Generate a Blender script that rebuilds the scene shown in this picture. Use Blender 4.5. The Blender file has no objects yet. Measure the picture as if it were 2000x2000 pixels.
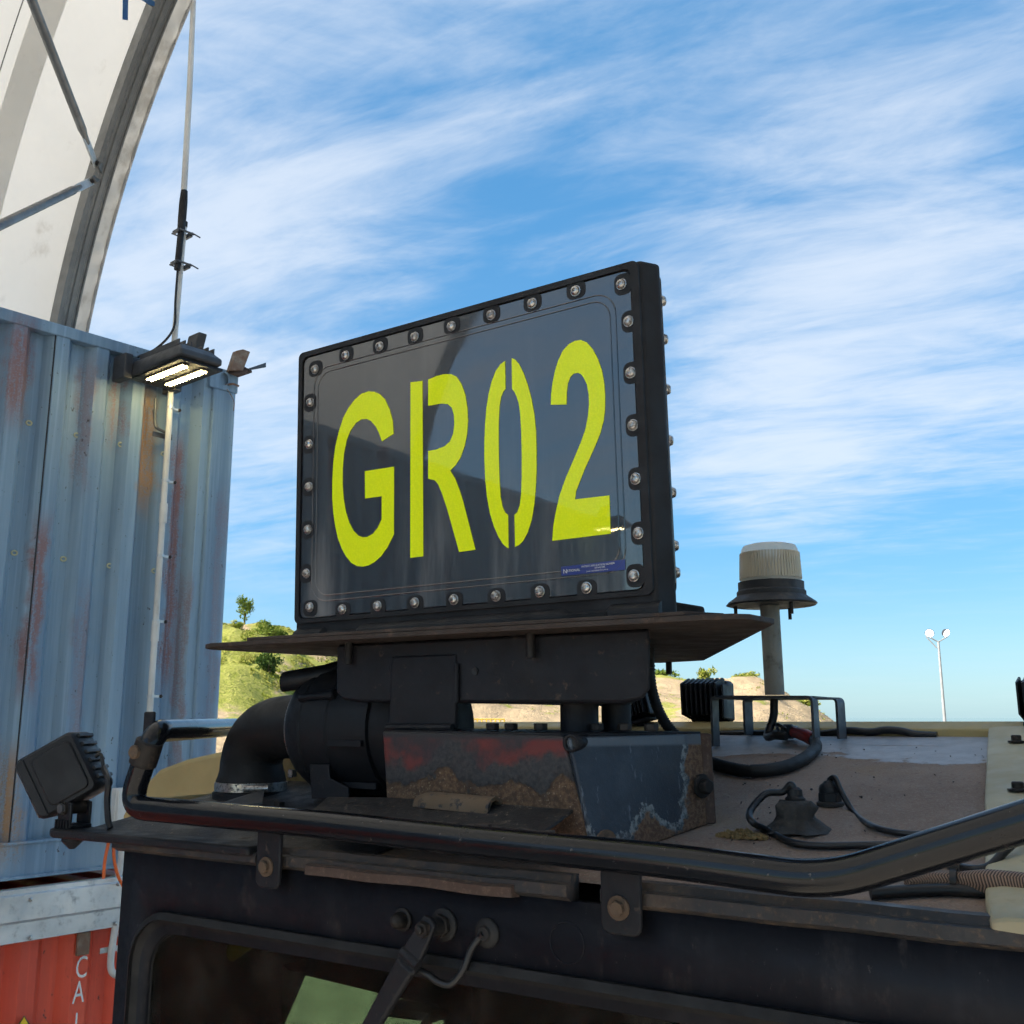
import bpy, bmesh, math, random
from mathutils import Vector, Matrix, noise
random.seed(7)
R = math.radians
scn = bpy.context.scene
# ------------------------------------------------------------------ camera
ZC = 3.35                      # eye height above the yard
F = 2000.0; PIT = R(11.31)
cam_d = bpy.data.cameras.new('camera'); cam = bpy.data.objects.new('camera', cam_d)
scn.collection.objects.link(cam); scn.camera = cam
cam_d.sensor_width = 36; cam_d.lens = 36.0; cam_d.clip_start = 0.05; cam_d.clip_end = 60000
cam.location = (0, 0, ZC); cam.rotation_euler = (math.pi/2 + PIT, 0, 0)
# ------------------------------------------------------------------ world, sun, exposure
SUN_AZ, SUN_EL = R(-112), R(38)          # heading from +Y towards +X
wd = bpy.data.worlds.new('World'); scn.world = wd; wd.use_nodes = True
def build_sky():
    nt = wd.node_tree; nt.nodes.clear(); N = nt.nodes; L = nt.links
    out = N.new('ShaderNodeOutputWorld'); bg = N.new('ShaderNodeBackground')
    sky = N.new('ShaderNodeTexSky'); sky.sky_type = 'NISHITA'; sky.sun_disc = False
    sky.sun_elevation = SUN_EL; sky.sun_rotation = SUN_AZ; sky.altitude = 50
    sky.air_density = 1.0; sky.dust_density = 0.6; sky.ozone_density = 2.5
    def m(op, a, b=None, c=None, clamp=False):
        n = N.new('ShaderNodeMath'); n.operation = op; n.use_clamp = clamp
        for i, x in enumerate((a, b, c)):
            if x is None: continue
            if isinstance(x, (int, float)): n.inputs[i].default_value = x
            else: L.new(x, n.inputs[i])
        return n.outputs[0]
    tc = N.new('ShaderNodeTexCoord')
    sep = N.new('ShaderNodeSeparateXYZ'); L.new(tc.outputs['Generated'], sep.inputs[0])
    x, y, z = sep.outputs
    zz = m('ADD', m('MAXIMUM', z, 0.0), 0.10)
    cx = m('DIVIDE', x, zz); cy = m('DIVIDE', y, zz)
    comb = N.new('ShaderNodeCombineXYZ'); L.new(cx, comb.inputs[0]); L.new(cy, comb.inputs[1])
    def fbm(scale, rot, det, rough, dist, off, sc):
        m0 = N.new('ShaderNodeMapping'); m0.inputs['Rotation'].default_value = (0, 0, R(rot)); L.new(comb.outputs[0], m0.inputs['Vector'])
        mp = N.new('ShaderNodeMapping'); mp.inputs['Scale'].default_value = sc; mp.inputs['Location'].default_value = off
        L.new(m0.outputs[0], mp.inputs['Vector'])
        n = N.new('ShaderNodeTexNoise'); n.noise_dimensions = '2D'; n.inputs['Scale'].default_value = scale
        n.inputs['Detail'].default_value = det; n.inputs['Roughness'].default_value = rough
        n.inputs['Distortion'].default_value = dist; L.new(mp.outputs[0], n.inputs['Vector'])
        return n.outputs['Fac']
    streak = fbm(2.7, 22, 8, 0.60, 0.35, (5.6, 2.3, 0), (0.66, 1.45, 1))
    fine = fbm(8.0, 28, 8, 0.64, 0.35, (0.3, 5.2, 0), (0.55, 1.6, 1))
    big = fbm(1.1, 10, 4, 0.55, 0.3, (7.7, 2.2, 0), (0.9, 1.0, 1))
    def blob(px, py, rad, amt):               # a bank of cloud or a clear patch in that part of the sky
        xx = (px-1000)/F; yy = (1000-py)/F; c, s = math.cos(PIT), math.sin(PIT)
        d = Vector((xx, c-s*yy, s+c*yy)).normalized()
        dt = N.new('ShaderNodeVectorMath'); dt.operation = 'DOT_PRODUCT'
        L.new(tc.outputs['Generated'], dt.inputs[0]); dt.inputs[1].default_value = d
        t = m('DIVIDE', m('SUBTRACT', dt.outputs['Value'], math.cos(R(rad))), 1-math.cos(R(rad)), clamp=True)
        return m('MULTIPLY', m('MULTIPLY', t, t), amt)
    b = None
    for q in BLOBS:
        v = blob(*q); b = v if b is None else m('ADD', b, v)
    dens = m('ADD', m('ADD', m('MULTIPLY', streak, 0.80), m('MULTIPLY', fine, 0.30)), m('MULTIPLY', big, 0.35))
    dens = m('ADD', dens, b)
    cov = N.new('ShaderNodeMapRange'); cov.interpolation_type = 'SMOOTHSTEP'
    L.new(dens, cov.inputs['Value']); cov.inputs['From Min'].default_value = 0.53; cov.inputs['From Max'].default_value = 1.16
    # clouds thin out just above the skyline
    lowf = N.new('ShaderNodeMapRange'); L.new(z, lowf.inputs['Value']); lowf.interpolation_type = 'SMOOTHSTEP'
    lowf.inputs['From Min'].default_value = 0.075; lowf.inputs['From Max'].default_value = 0.22
    lowf.inputs['To Min'].default_value = 0.12
    fac = m('MULTIPLY', m('MULTIPLY', cov.outputs[0], lowf.outputs[0]), 0.73, clamp=True)
    hs = N.new('ShaderNodeHueSaturation'); hs.inputs['Saturation'].default_value = 1.18; hs.inputs['Value'].default_value = 1.12
    L.new(sky.outputs[0], hs.inputs['Color'])
    tint = N.new('ShaderNodeMix'); tint.data_type = 'RGBA'; tint.blend_type = 'MULTIPLY'; tint.inputs[0].default_value = 1
    L.new(hs.outputs[0], tint.inputs[6]); tint.inputs[7].default_value = (0.76, 0.97, 1.08, 1)
    def zmap(z0, z1):
        n = N.new('ShaderNodeMapRange'); L.new(z, n.inputs['Value']); n.interpolation_type = 'SMOOTHSTEP'
        n.inputs['From Min'].default_value = z0; n.inputs['From Max'].default_value = z1; return n.outputs[0]
    def cmix(f, a, bb):
        n = N.new('ShaderNodeMix'); n.data_type = 'RGBA'
        for i, v in ((0, f), (6, a), (7, bb)):
            if isinstance(v, (int, float, tuple)): n.inputs[i].default_value = v
            else: L.new(v, n.inputs[i])
        return n.outputs[2]
    air = cmix(zmap(0.0, 0.16), HAZE_COL, MID_COL); air = cmix(zmap(0.14, 0.55), air, TOP_COL)     # moist sea air, paler towards the skyline
    hz_out = cmix(0.72, tint.outputs[2], air)
    mix = N.new('ShaderNodeMix'); mix.data_type = 'RGBA'; L.new(fac, mix.inputs[0])
    L.new(hz_out, mix.inputs[6]); mix.inputs[7].default_value = CLOUD_COL
    L.new(mix.outputs[2], bg.inputs['Color']); bg.inputs['Strength'].default_value = 0.066
    L.new(bg.outputs[0], out.inputs['Surface'])
HAZE_COL = (1.75, 2.75, 3.35, 1); MID_COL = (0.80, 2.15, 3.6, 1); TOP_COL = (0.48, 1.62, 3.05, 1)
CLOUD_COL = (4.0, 4.3, 4.7, 1)
BLOBS = [(650, 200, 20, 0.16), (350, 500, 14, 0.12), (1000, 540, 10, -0.17), (1150, 420, 8, -0.04), (1100, 230, 10, 0.07), (1700, 700, 15, 0.22),
         (1480, 910, 9, 0.24), (1960, 230, 7, -0.12), (1600, 220, 14, 0.10), (500, 880, 8, 0.16), (1450, 1090, 10, -0.22), (1850, 1080, 8, -0.16)]
build_sky()
sd = bpy.data.lights.new('sun', 'SUN'); sun = bpy.data.objects.new('sun', sd); scn.collection.objects.link(sun)
sd.energy = 3.6; sd.angle = R(0.5); sd.color = (1.0, 0.94, 0.84)
sdir = Vector((math.sin(SUN_AZ)*math.cos(SUN_EL), math.cos(SUN_AZ)*math.cos(SUN_EL), math.sin(SUN_EL)))
sun.rotation_euler = sdir.to_track_quat('Z', 'Y').to_euler(); sun.location = (-20, -10, 30)
vs = scn.view_settings; vs.view_transform = 'Standard'; vs.look = 'None'; vs.gamma = 1.0; vs.exposure = 1.78
vs.use_curve_mapping = False
scn.render.engine = 'CYCLES'
try:
    scn.cycles.use_denoising = True; scn.cycles.denoising_prefilter = 'FAST'; scn.cycles.max_bounces = 6; scn.cycles.transparent_max_bounces = 12
    scn.cycles.sample_clamp_indirect = 6; scn.cycles.use_adaptive_sampling = True; scn.cycles.adaptive_threshold = 0.03; wd.cycles.sampling_method = 'MANUAL'; wd.cycles.sample_map_resolution = 512
except Exception: pass
# ------------------------------------------------------------------ frames of reference
YAW = R(123.5)
EX = Vector((math.sin(YAW), math.cos(YAW), 0)); EY = Vector((-EX.y, EX.x, 0)); EZ = Vector((0, 0, 1))
EYE = Vector((0, 0, ZC))
def C(u, v, w): return EYE + EX*u + EY*v + EZ*w           # machine frame: along the cab front, back over the roof, up
def wray(px, py):
    x = (px-1000)/F; y = (1000-py)/F; c, s = math.cos(PIT), math.sin(PIT)
    return Vector((x, c-s*y, s+c*y))
def ray(px, py):
    d = wray(px, py); return Vector((d.dot(EX), d.dot(EY), d.z))
def pv(px, py, v): r = ray(px, py); r = r*(v/r.y); return r
def pw(px, py, w): r = ray(px, py); return r*(w/r.z)
def wr(v): return -0.24 + 0.159*(v-1.36)                    # cab roof height, rising to the rear
def pr(px, py, off=0):
    r = ray(px, py); return r*((-0.24-0.159*1.36+off)/(r.z-0.159*r.y))
def CC(p): return C(*p)
WA = R(40.6); DW = Vector((math.sin(WA), math.cos(WA), 0)); NW = Vector((DW.y, -DW.x, 0)); EC = Vector((-1.54, 5.478, 0))
def W(t, s, z): return EC - DW*t + NW*s + EZ*(ZC+z)         # container row: back along the row, out of the wall, up from eye level
# ------------------------------------------------------------------ materials
MATS = {}
class NB:
    def __init__(self, name):
        self.m = bpy.data.materials.new(name); self.m.use_nodes = True
        self.nt = self.m.node_tree; self.N = self.nt.nodes; self.L = self.nt.links
        self.b = self.N['Principled BSDF']; self.out = self.N['Material Output']
        g = self.N.new('ShaderNodeNewGeometry'); self.pos = g.outputs['Position']
        sp = self.N.new('ShaderNodeSeparateXYZ'); self.L.new(self.pos, sp.inputs[0]); self.z = sp.outputs[2]
        MATS[name] = self.m
    def set(self, i, x):
        if isinstance(x, (int, float, tuple)): i.default_value = x
        else: self.L.new(x, i)
    def math(self, op, a, b=0.0, clamp=False):
        n = self.N.new('ShaderNodeMath'); n.operation = op; n.use_clamp = clamp
        self.set(n.inputs[0], a); self.set(n.inputs[1], b); return n.outputs[0]
    def noise(self, scale, det=6, rough=0.6, st=(1, 1, 1), off=(0, 0, 0), rot=0, dist=0.0):
        mp = self.N.new('ShaderNodeMapping'); mp.inputs['Scale'].default_value = st; mp.inputs['Location'].default_value = off
        mp.inputs['Rotation'].default_value = (0, 0, rot)
        self.L.new(self.pos, mp.inputs[0]); n = self.N.new('ShaderNodeTexNoise')
        n.inputs['Scale'].default_value = scale; n.inputs['Detail'].default_value = det; n.inputs['Roughness'].default_value = rough
        n.inputs['Distortion'].default_value = dist
        self.L.new(mp.outputs[0], n.inputs['Vector']); return n.outputs['Fac']
    def rng(self, v, a, b, c=0.0, d=1.0):
        n = self.N.new('ShaderNodeMapRange'); n.interpolation_type = 'SMOOTHSTEP'
        self.set(n.inputs['Value'], v)
        n.inputs['From Min'].default_value = a; n.inputs['From Max'].default_value = b
        n.inputs['To Min'].default_value = c; n.inputs['To Max'].default_value = d; return n.outputs[0]
    def mix(self, f, a, b):
        n = self.N.new('ShaderNodeMix'); n.data_type = 'RGBA'; self.set(n.inputs[0], f)
        self.set(n.inputs[6], a if not isinstance(a, tuple) else a+(1,)[:4-len(a)]); self.set(n.inputs[7], b if not isinstance(b, tuple) else b+(1,)[:4-len(b)])
        return n.outputs[2]
    def mixf(self, f, a, b):
        n = self.N.new('ShaderNodeMix'); n.data_type = 'FLOAT'; self.set(n.inputs[0], f); self.set(n.inputs[2], a); self.set(n.inputs[3], b)
        return n.outputs[0]
    def bump(self, h, st, dist=0.01):
        n = self.N.new('ShaderNodeBump'); n.inputs['Strength'].default_value = st; n.inputs['Distance'].default_value = dist
        self.L.new(h, n.inputs['Height']); self.L.new(n.outputs[0], self.b.inputs['Normal'])
def worn(name, base, rough=0.5, metal=0.0, layers=(), bump=None, coat=0.0, var=0.15, vscale=3.0, spec=None):
    """paint or metal with uneven tone plus layers of dirt, rust or chips: (scale, lo, hi, colour, roughness, stretch, (z0,z1,amount) or None)"""
    k = NB(name); col = tuple(base)
    nv = k.noise(vscale, 5, 0.6)
    c = k.mix(k.rng(nv, 0.3, 0.7), tuple(x*(1-var) for x in col), tuple(min(1, x*(1+var)) for x in col)); r = rough
    r = k.mixf(k.rng(k.noise(vscale*6, 4), 0.3, 0.7), max(0.02, rough*0.8), min(1, rough*1.25))
    met = metal
    for i, ly in enumerate(layers):
        sc, lo, hi, lc, lr, st, gz = ly
        f = k.noise(sc, 9, 0.68, st, (i*3.7, i*1.9, i*5.1))
        if gz: f = k.math('ADD', f, k.rng(k.z, gz[0], gz[1], 0, gz[2]))
        f = k.rng(f, lo, hi)
        lcv = k.mix(k.rng(k.noise(sc*4+20, 6), 0.3, 0.75), tuple(x*0.7 for x in lc), tuple(min(1, x*1.3) for x in lc))
        c = k.mix(f, c, lcv); r = k.mixf(f, r, lr)
        if metal: met = k.mixf(f, met, 0.0)
    k.set(k.b.inputs['Base Color'], c); k.set(k.b.inputs['Roughness'], r); k.set(k.b.inputs['Metallic'], met)
    if coat: k.b.inputs['Coat Weight'].default_value = coat; k.b.inputs['Coat Roughness'].default_value = 0.05
    if spec is not None: k.b.inputs['Specular IOR Level'].default_value = spec
    if bump: k.bump(k.noise(bump[0], 6, 0.65), bump[1], bump[2] if len(bump) > 2 else 0.004)
    return k.m
DUST = (0.16, 0.12, 0.09); RUST = (0.15, 0.075, 0.04); RUSTD = (0.07, 0.04, 0.028); TAN = (0.26, 0.19, 0.12)
worn('cab_black', (0.011, 0.012, 0.017), 0.55, spec=.22, layers=[(7, .47, .70, (0.024, 0.024, 0.029), .65, (1, 1, .15), None), (22, .58, .70, (0.04, 0.034, 0.034), .7, (1, 1, .35), None), (110, .66, .70, (0.10, 0.09, 0.085), .8, (1, 1, .5), None)], bump=(160, .12, .002))
worn('rail_black', (0.007, 0.008, 0.011), 0.17, spec=.38, layers=[(9, .56, .75, (0.018, 0.016, 0.016), .42, (1, 1, 1), None), (75, .655, .69, (0.15, 0.13, 0.11), .6, (1, 1, 1), None)], bump=(70, .05, .002))
worn('lip_dirty', (0.025, 0.025, 0.028), 0.55, layers=[(11, .42, .70, (0.085, 0.06, 0.045), .85, (1, 1, 1), None), (90, .52, .72, (0.13, 0.09, 0.06), .9, (1, 1, 1), None)], bump=(120, .3, .003))
worn('rust_steel', (0.085, 0.052, 0.040), 0.9, layers=[(110, .48, .70, (0.15, 0.10, 0.072), .9, (1, 1, 1), None), (9, .6, .8, (0.03, 0.026, 0.026), .7, (1, 1, 1), None)], bump=(150, .35, .003))
worn('plate_rust', (0.038, 0.026, 0.021), 0.75, layers=[(7, .52, .74, (0.022, 0.022, 0.026), .55, (1, 1, 1), None), (45, .56, .64, (0.085, 0.056, 0.042), .9, (1, 1, 1), None)], bump=(120, .25, .003))
worn('mount_black', (0.010, 0.0105, 0.014), 0.55, spec=.35, layers=[(7, .52, .75, (0.026, 0.024, 0.025), .75, (1, 1, 1), None), (40, .60, .68, (0.075, 0.055, 0.045), .85, (1, 1, 1), None)], bump=(140, .3, .003))
def m_base_red():
    """old red paint under black, rust creeping up from the foot"""
    k = NB('base_red'); n = k.noise(7, 4, .55, off=(1, 5, 2)); n2 = k.noise(9, 5, .6, off=(4, 4, 4)); g = k.noise(120, 7, .7)
    h = k.math('ADD', k.math('DIVIDE', k.math('SUBTRACT', k.z, ZC-.118), .12), k.math('MULTIPLY', k.math('SUBTRACT', n, .5), 2.0))
    h = k.math('ADD', h, k.math('MULTIPLY', k.math('SUBTRACT', g, .5), .22))
    rust = k.mix(k.rng(g, .42, .62), (0.075, 0.045, 0.030), (0.165, 0.098, 0.058)); rust = k.mix(k.rng(k.noise(260, 5), .60, .66), rust, (0.26, 0.19, 0.13))
    dark = k.mix(k.rng(g, .4, .6), (0.022, 0.022, 0.026), (0.045, 0.042, 0.042)); redc = k.mix(k.rng(n2, .36, .52), (0.028, 0.020, 0.024), (0.135, 0.018, 0.014))
    c = k.mix(k.rng(h, .30, .52), dark, redc); c = k.mix(k.rng(h, -.02, .06), rust, c)
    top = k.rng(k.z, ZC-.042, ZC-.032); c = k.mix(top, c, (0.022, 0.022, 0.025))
    k.set(k.b.inputs['Base Color'], c); k.set(k.b.inputs['Roughness'], k.rng(h, -.02, .2, .92, .5)); k.bump(k.math('ADD', k.rng(h, -.05, .05), k.math('MULTIPLY', g, .8)), .6, .003)
m_base_red()
def m_base_blue():
    """blue-black plate, rusted through along the foot and the rear edge with flaking pale paint between"""
    k = NB('base_blue'); d = k.N.new('ShaderNodeVectorMath'); d.operation = 'DOT_PRODUCT'; k.L.new(k.pos, d.inputs[0])
    A = C(-.806, 1.455, -.225); B = C(-.729, 1.714, -.184); dr = (B-A); ln = dr.length; dr.normalize(); d.inputs[1].default_value = dr
    s = k.math('DIVIDE', k.math('SUBTRACT', d.outputs['Value'], A.dot(dr)), ln)
    base = k.math('ADD', ZC-.225, k.math('MULTIPLY', s, .041)); h = k.math('DIVIDE', k.math('SUBTRACT', k.z, base), .19)
    n = k.noise(13, 4, .55, off=(2, 1, 3)); g = k.noise(110, 7, .72)
    bump_mid = k.rng(k.math('ABSOLUTE', k.math('SUBTRACT', s, .50)), .0, .22, .16, 0)
    e1 = k.math('SUBTRACT', k.math('ADD', .13, bump_mid), h)                                   # foot
    e2 = k.math('MULTIPLY', k.math('SUBTRACT', s, k.math('ADD', .80, k.math('MULTIPLY', h, .14))), 1.3)   # rear edge
    e3 = k.math('SUBTRACT', k.math('SUBTRACT', .23, k.math('MULTIPLY', h, .45)), s)               # front corner
    e = k.math('MAXIMUM', k.math('MAXIMUM', e1, e2), e3)
    e = k.math('ADD', e, k.math('ADD', k.math('MULTIPLY', k.math('SUBTRACT', n, .5), .42), k.math('MULTIPLY', k.math('SUBTRACT', g, .5), .16)))
    paint = k.mix(k.rng(k.noise(20, 5, .6), .4, .7), (0.016, 0.022, 0.034), (0.028, 0.037, 0.052))
    paint = k.mix(k.rng(k.noise(45, 6, .7, (1, 1, .12)), .62, .66, 0, .8), paint, (0.11, 0.13, 0.16))
    flake = k.mix(k.rng(g, .42, .58), (0.045, 0.06, 0.075), (0.24, 0.27, 0.28)); rust = k.mix(k.rng(k.noise(150, 7, .7), .42, .6), (0.085, 0.05, 0.034), (0.17, 0.105, 0.066))
    c = k.mix(k.rng(e, -.005, .015), paint, flake); c = k.mix(k.rng(e, .055, .085), c, rust)
    c = k.mix(k.rng(k.z, ZC-.050, ZC-.044), c, (0.10, 0.12, 0.145))
    k.set(k.b.inputs['Base Color'], c); k.set(k.b.inputs['Roughness'], k.rng(e, -.02, .06, .36, .9)); k.bump(k.math('ADD', k.math('MULTIPLY', k.rng(e, 0, .08), -.7), k.math('MULTIPLY', g, .5)), .7, .004)
m_base_blue()
def m_roof():
    """gritty brown dust over grey paint, washed off along the rear edge"""
    k = NB('roof_dusty'); d = k.N.new('ShaderNodeVectorMath'); d.operation = 'DOT_PRODUCT'; k.L.new(k.pos, d.inputs[0]); d.inputs[1].default_value = EY
    v = d.outputs['Value']; g = k.noise(210, 6, .7); n = k.noise(5, 5, .6); n2 = k.noise(2.5, 4, .5, off=(3, 1, 0))
    c = k.mix(k.rng(n, .35, .65), (0.225, 0.155, 0.118), (0.29, 0.21, 0.165)); c = k.mix(k.rng(n2, .54, .68, 0, .7), c, (0.225, 0.195, 0.185))
    c = k.mix(k.rng(k.noise(3.3, 4, .5, off=(8, 2, 0)), .58, .68, 0, .7), c, (0.30, 0.20, 0.12))
    c = k.mix(k.rng(g, .50, .60, 0, .55), c, (0.36, 0.28, 0.23)); c = k.mix(k.rng(k.noise(85, 6, .6), .62, .67), c, (0.17, 0.12, 0.10))
    e = k.math('ADD', v, k.math('ADD', k.math('MULTIPLY', k.math('SUBTRACT', k.noise(4.5, 7, .62, off=(1, 7, 0)), .5), .55), k.math('MULTIPLY', k.math('SUBTRACT', g, .5), .03)))
    w = k.rng(e, 2.352, 2.375); c = k.mix(w, c, k.mix(k.rng(k.noise(30, 5), .35, .7), (0.27, 0.265, 0.275), (0.34, 0.335, 0.345)))
    k.set(k.b.inputs['Base Color'], c); k.set(k.b.inputs['Roughness'], k.mixf(w, .93, .5)); k.bump(k.math('MULTIPLY', k.math('ADD', g, k.noise(60, 4)), k.math('SUBTRACT', 1.0, k.math('MULTIPLY', w, .85))), .8, .005)
m_roof()
worn('roof_bare', (0.31, 0.305, 0.335), 0.55, layers=[(9, .56, .68, (0.17, 0.12, 0.10), .9, (1, 1, 1), None)], bump=(160, .2, .003))
worn('ledge_black', (0.020, 0.020, 0.022), 0.55, layers=[(16, .56, .70, (0.085, 0.062, 0.045), .9, (1, 1, 1), None), (110, .60, .64, (0.25, 0.20, 0.15), .9, (1, 1, 1), None)], bump=(120, .4, .004))
worn('khaki', (0.40, 0.31, 0.14), 0.62, layers=[(8, .60, .78, (0.20, 0.15, 0.08), .8, (1, 1, 1), None), (60, .70, .78, (0.07, 0.055, 0.04), .8, (1, 1, 1), None)], bump=(90, .15, .003))
worn('khaki_pale', (0.42, 0.365, 0.235), 0.7, layers=[(9, .60, .78, (0.25, 0.20, 0.13), .85, (1, 1, 1), None), (60, .70, .78, (0.12, 0.09, 0.06), .8, (1, 1, 1), None)], bump=(90, .15, .003))
worn('plastic_black', (0.010, 0.011, 0.014), 0.5, spec=.35, layers=[(6, .58, .82, (0.028, 0.027, 0.027), .7, (1, 1, 1), None)], bump=(320, .18, .0015))
worn('window_seal', (0.007, 0.007, 0.008), 0.6, spec=.4, layers=[(20, .5, .7, (0.022, 0.021, 0.02), .8, (1, 1, 1), None)])
worn('split_tube', (0.14, 0.095, 0.06), 0.9, layers=[(40, .52, .6, (0.02, 0.02, 0.024), .6, (1, 1, 1), None)], bump=(150, .4, .003))
worn('rubber', (0.014, 0.0135, 0.014), 0.62, spec=.4, layers=[(7, .50, .75, (0.032, 0.029, 0.027), .8, (1, 1, 1), None)], bump=(200, .12, .002))
worn('cable_black', (0.012, 0.012, 0.014), 0.40, layers=[(15, .58, .8, (0.05, 0.043, 0.038), .7, (1, 1, 1), None)])
worn('housing_black', (0.012, 0.0125, 0.015), 0.6, spec=.35, layers=[(5, .52, .8, (0.030, 0.028, 0.028), .75, (1, 1, .5), None)], bump=(380, .25, .0015))
worn('stainless', (0.52, 0.50, 0.48), 0.28, metal=1.0, layers=[(140, .46, .66, (0.10, 0.085, 0.075), .6, (1, 1, 1), None)])
worn('galvanised', (0.58, 0.60, 0.60), 0.42, metal=0.55, layers=[(25, .50, .8, (0.30, 0.32, 0.32), .55, (1, 1, 1), None)], bump=(80, .05, .002))
worn('frame_steel', (0.20, 0.20, 0.195), 0.42, metal=0.6, layers=[(10, .5, .75, (0.16, 0.155, 0.15), .6, (1, 1, .3), None)])
worn('bolt_dark', (0.030, 0.026, 0.024), 0.6, metal=0.5, layers=[(30, .5, .75, (0.10, 0.07, 0.05), .85, (1, 1, 1), None)], bump=(200, .2, .002))
worn('bolt_rusty', (0.13, 0.085, 0.055), 0.8, layers=[(40, .5, .7, (0.06, 0.045, 0.035), .85, (1, 1, 1), None)], bump=(200, .4, .002))
worn('pvc_white', (0.62, 0.61, 0.57), 0.4, layers=[(14, .60, .85, (0.42, 0.38, 0.32), .6, (1, 1, .3), None)])
worn('orange_cable', (0.72, 0.135, 0.025), 0.45)
worn('red_tape', (0.42, 0.035, 0.028), 0.45, layers=[(40, .55, .75, (0.12, 0.05, 0.04), .7, (1, 1, 1), None)])
worn('strap_blue', (0.03, 0.14, 0.36), 0.7)
worn('lamp_grey', (0.038, 0.040, 0.045), 0.5, bump=(200, .1, .002))
worn('mud', (0.040, 0.036, 0.033), 0.85, layers=[(30, .5, .7, (0.075, 0.065, 0.055), .9, (1, 1, 1), None)], bump=(80, .6, .006))
worn('tan_dirt', (0.27, 0.18, 0.075), 0.95, bump=(160, .8, .006))
worn('zinc_dark', (0.09, 0.095, 0.105), 0.48, metal=0.5, layers=[(20, .55, .75, (0.10, 0.08, 0.065), .8, (1, 1, 1), None)])
worn('beacon_base', (0.030, 0.030, 0.033), 0.6, layers=[(12, .5, .72, (0.10, 0.085, 0.07), .85, (1, 1, 1), None)], bump=(160, .25, .003))
worn('post_grey', (0.27, 0.25, 0.21), 0.7, layers=[(16, .5, .75, (0.075, 0.06, 0.048), .85, (1, 1, 1), None)], bump=(260, .3, .003))
worn('steel_rusty_pale', (0.22, 0.13, 0.085), 0.8, layers=[(12, .45, .7, (0.30, 0.25, 0.20), .7, (1, 1, 1), None)], bump=(120, .3, .003))
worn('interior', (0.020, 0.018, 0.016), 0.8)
worn('reflection_olive', (0.16, 0.13, 0.02), 0.6)
worn('sticker_blue', (0.016, 0.030, 0.19), 0.35, coat=.3)
worn('sticker_white', (0.70, 0.70, 0.70), 0.5)
worn('paint_white', (0.78, 0.76, 0.72), 0.6)
worn('warn_yellow', (0.80, 0.52, 0.02), 0.45)
worn('warn_black', (0.015, 0.015, 0.015), 0.45)
worn('fence_yellow', (0.65, 0.42, 0.04), 0.55)
worn('mast_grey', (0.30, 0.31, 0.31), 0.5)
def m_container(name, base, shade, rusty, orange, zones=()):
    k = NB(name); d = k.N.new('ShaderNodeVectorMath'); d.operation = 'DOT_PRODUCT'; k.L.new(k.pos, d.inputs[0]); d.inputs[1].default_value = DW
    tt = k.math('SUBTRACT', EC.dot(DW), d.outputs['Value'])                # metres back along the row
    st = k.noise(9, 6, .6, (1, 1, .03)); st2 = k.noise(26, 5, .65, (1, 1, .02), (4, 2, 1)); chips = k.noise(120, 8, .75)
    c = k.mix(k.rng(st, .32, .68), base, shade); c = k.mix(k.rng(st2, .50, .72, 0, .5), c, tuple(min(1, x*1.3) for x in base))
    brk = k.math('ADD', k.math('MULTIPLY', st2, .45), k.math('MULTIPLY', chips, .6))
    far = k.math('MULTIPLY', k.rng(k.noise(2.2, 3, .5, (1, 1, .16), (9, 3, 2)), .56, .64), k.rng(tt, 1.2, 1.6)); f = k.math('MULTIPLY', far, k.rng(brk, .44, .58)); c = k.mix(f, c, rusty)
    wob = k.math('MULTIPLY', k.math('SUBTRACT', k.noise(5, 4), .5), .16)
    for (t0, wd_, z0, z1, amt, kind) in zones:
        dx = k.rng(k.math('ABSOLUTE', k.math('SUBTRACT', k.math('ADD', tt, wob), t0+.0)), wd_*.25, wd_, 1, 0)
        zz = k.math('MULTIPLY', k.rng(k.z, ZC+z0-.10, ZC+z0+.15), k.rng(k.z, ZC+z1-.12, ZC+z1+.10, 1, 0))
        g = k.math('MULTIPLY', k.math('MULTIPLY', dx, zz), k.rng(brk, .44, .56, .10, 1.0)); c = k.mix(k.math('MULTIPLY', g, amt), c, rusty if kind == 'r' else orange)
    ch = k.rng(k.math('ADD', k.noise(46, 7, .7, (1, 1, .5), (2, 2, 2)), k.math('MULTIPLY', k.noise(4, 3), .25)), .78, .81); c = k.mix(ch, c, (0.06, 0.045, 0.045))
    gr = k.rng(k.noise(70, 8, .7, (1, 1, .12), (7, 1, 3)), .58, .78, 0, .40); c = k.mix(gr, c, tuple(x*.45 for x in shade))
    k.set(k.b.inputs['Base Color'], c); k.b.inputs['Roughness'].default_value = .52; k.bump(k.math('ADD', k.noise(14, 5, .6, (1, 1, .3)), k.math('MULTIPLY', ch, -.6)), .28, .007)
    return k.m
m_container('container_blue', (0.245, 0.36, 0.46), (0.14, 0.225, 0.325), (0.225, 0.11, 0.10), (0.36, 0.195, 0.075),
            [(.475, .075, 1.05, 1.70, 1.0, 'o'), (.30, .08, .15, 1.45, 1.0, 'r'), (.655, .05, 1.35, 1.80, .8, 'r'), (.83, .045, 1.1, 1.75, .55, 'r'), (1.0, .06, .1, .9, .9, 'r'), (1.17, .09, 1.35, 1.85, .95, 'r'),
             (.76, .06, -.3, .6, .5, 'r'), (1.05, .11, -.62, -.15, .9, 'o'), (.05, .05, -.4, 1.2, .35, 'r'), (.22, .03, -.3, .7, .6, 'r')])
m_container('container_red', (0.80, 0.115, 0.055), (0.66, 0.082, 0.042), (0.33, 0.085, 0.055), (0.30, 0.07, 0.04))
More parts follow.
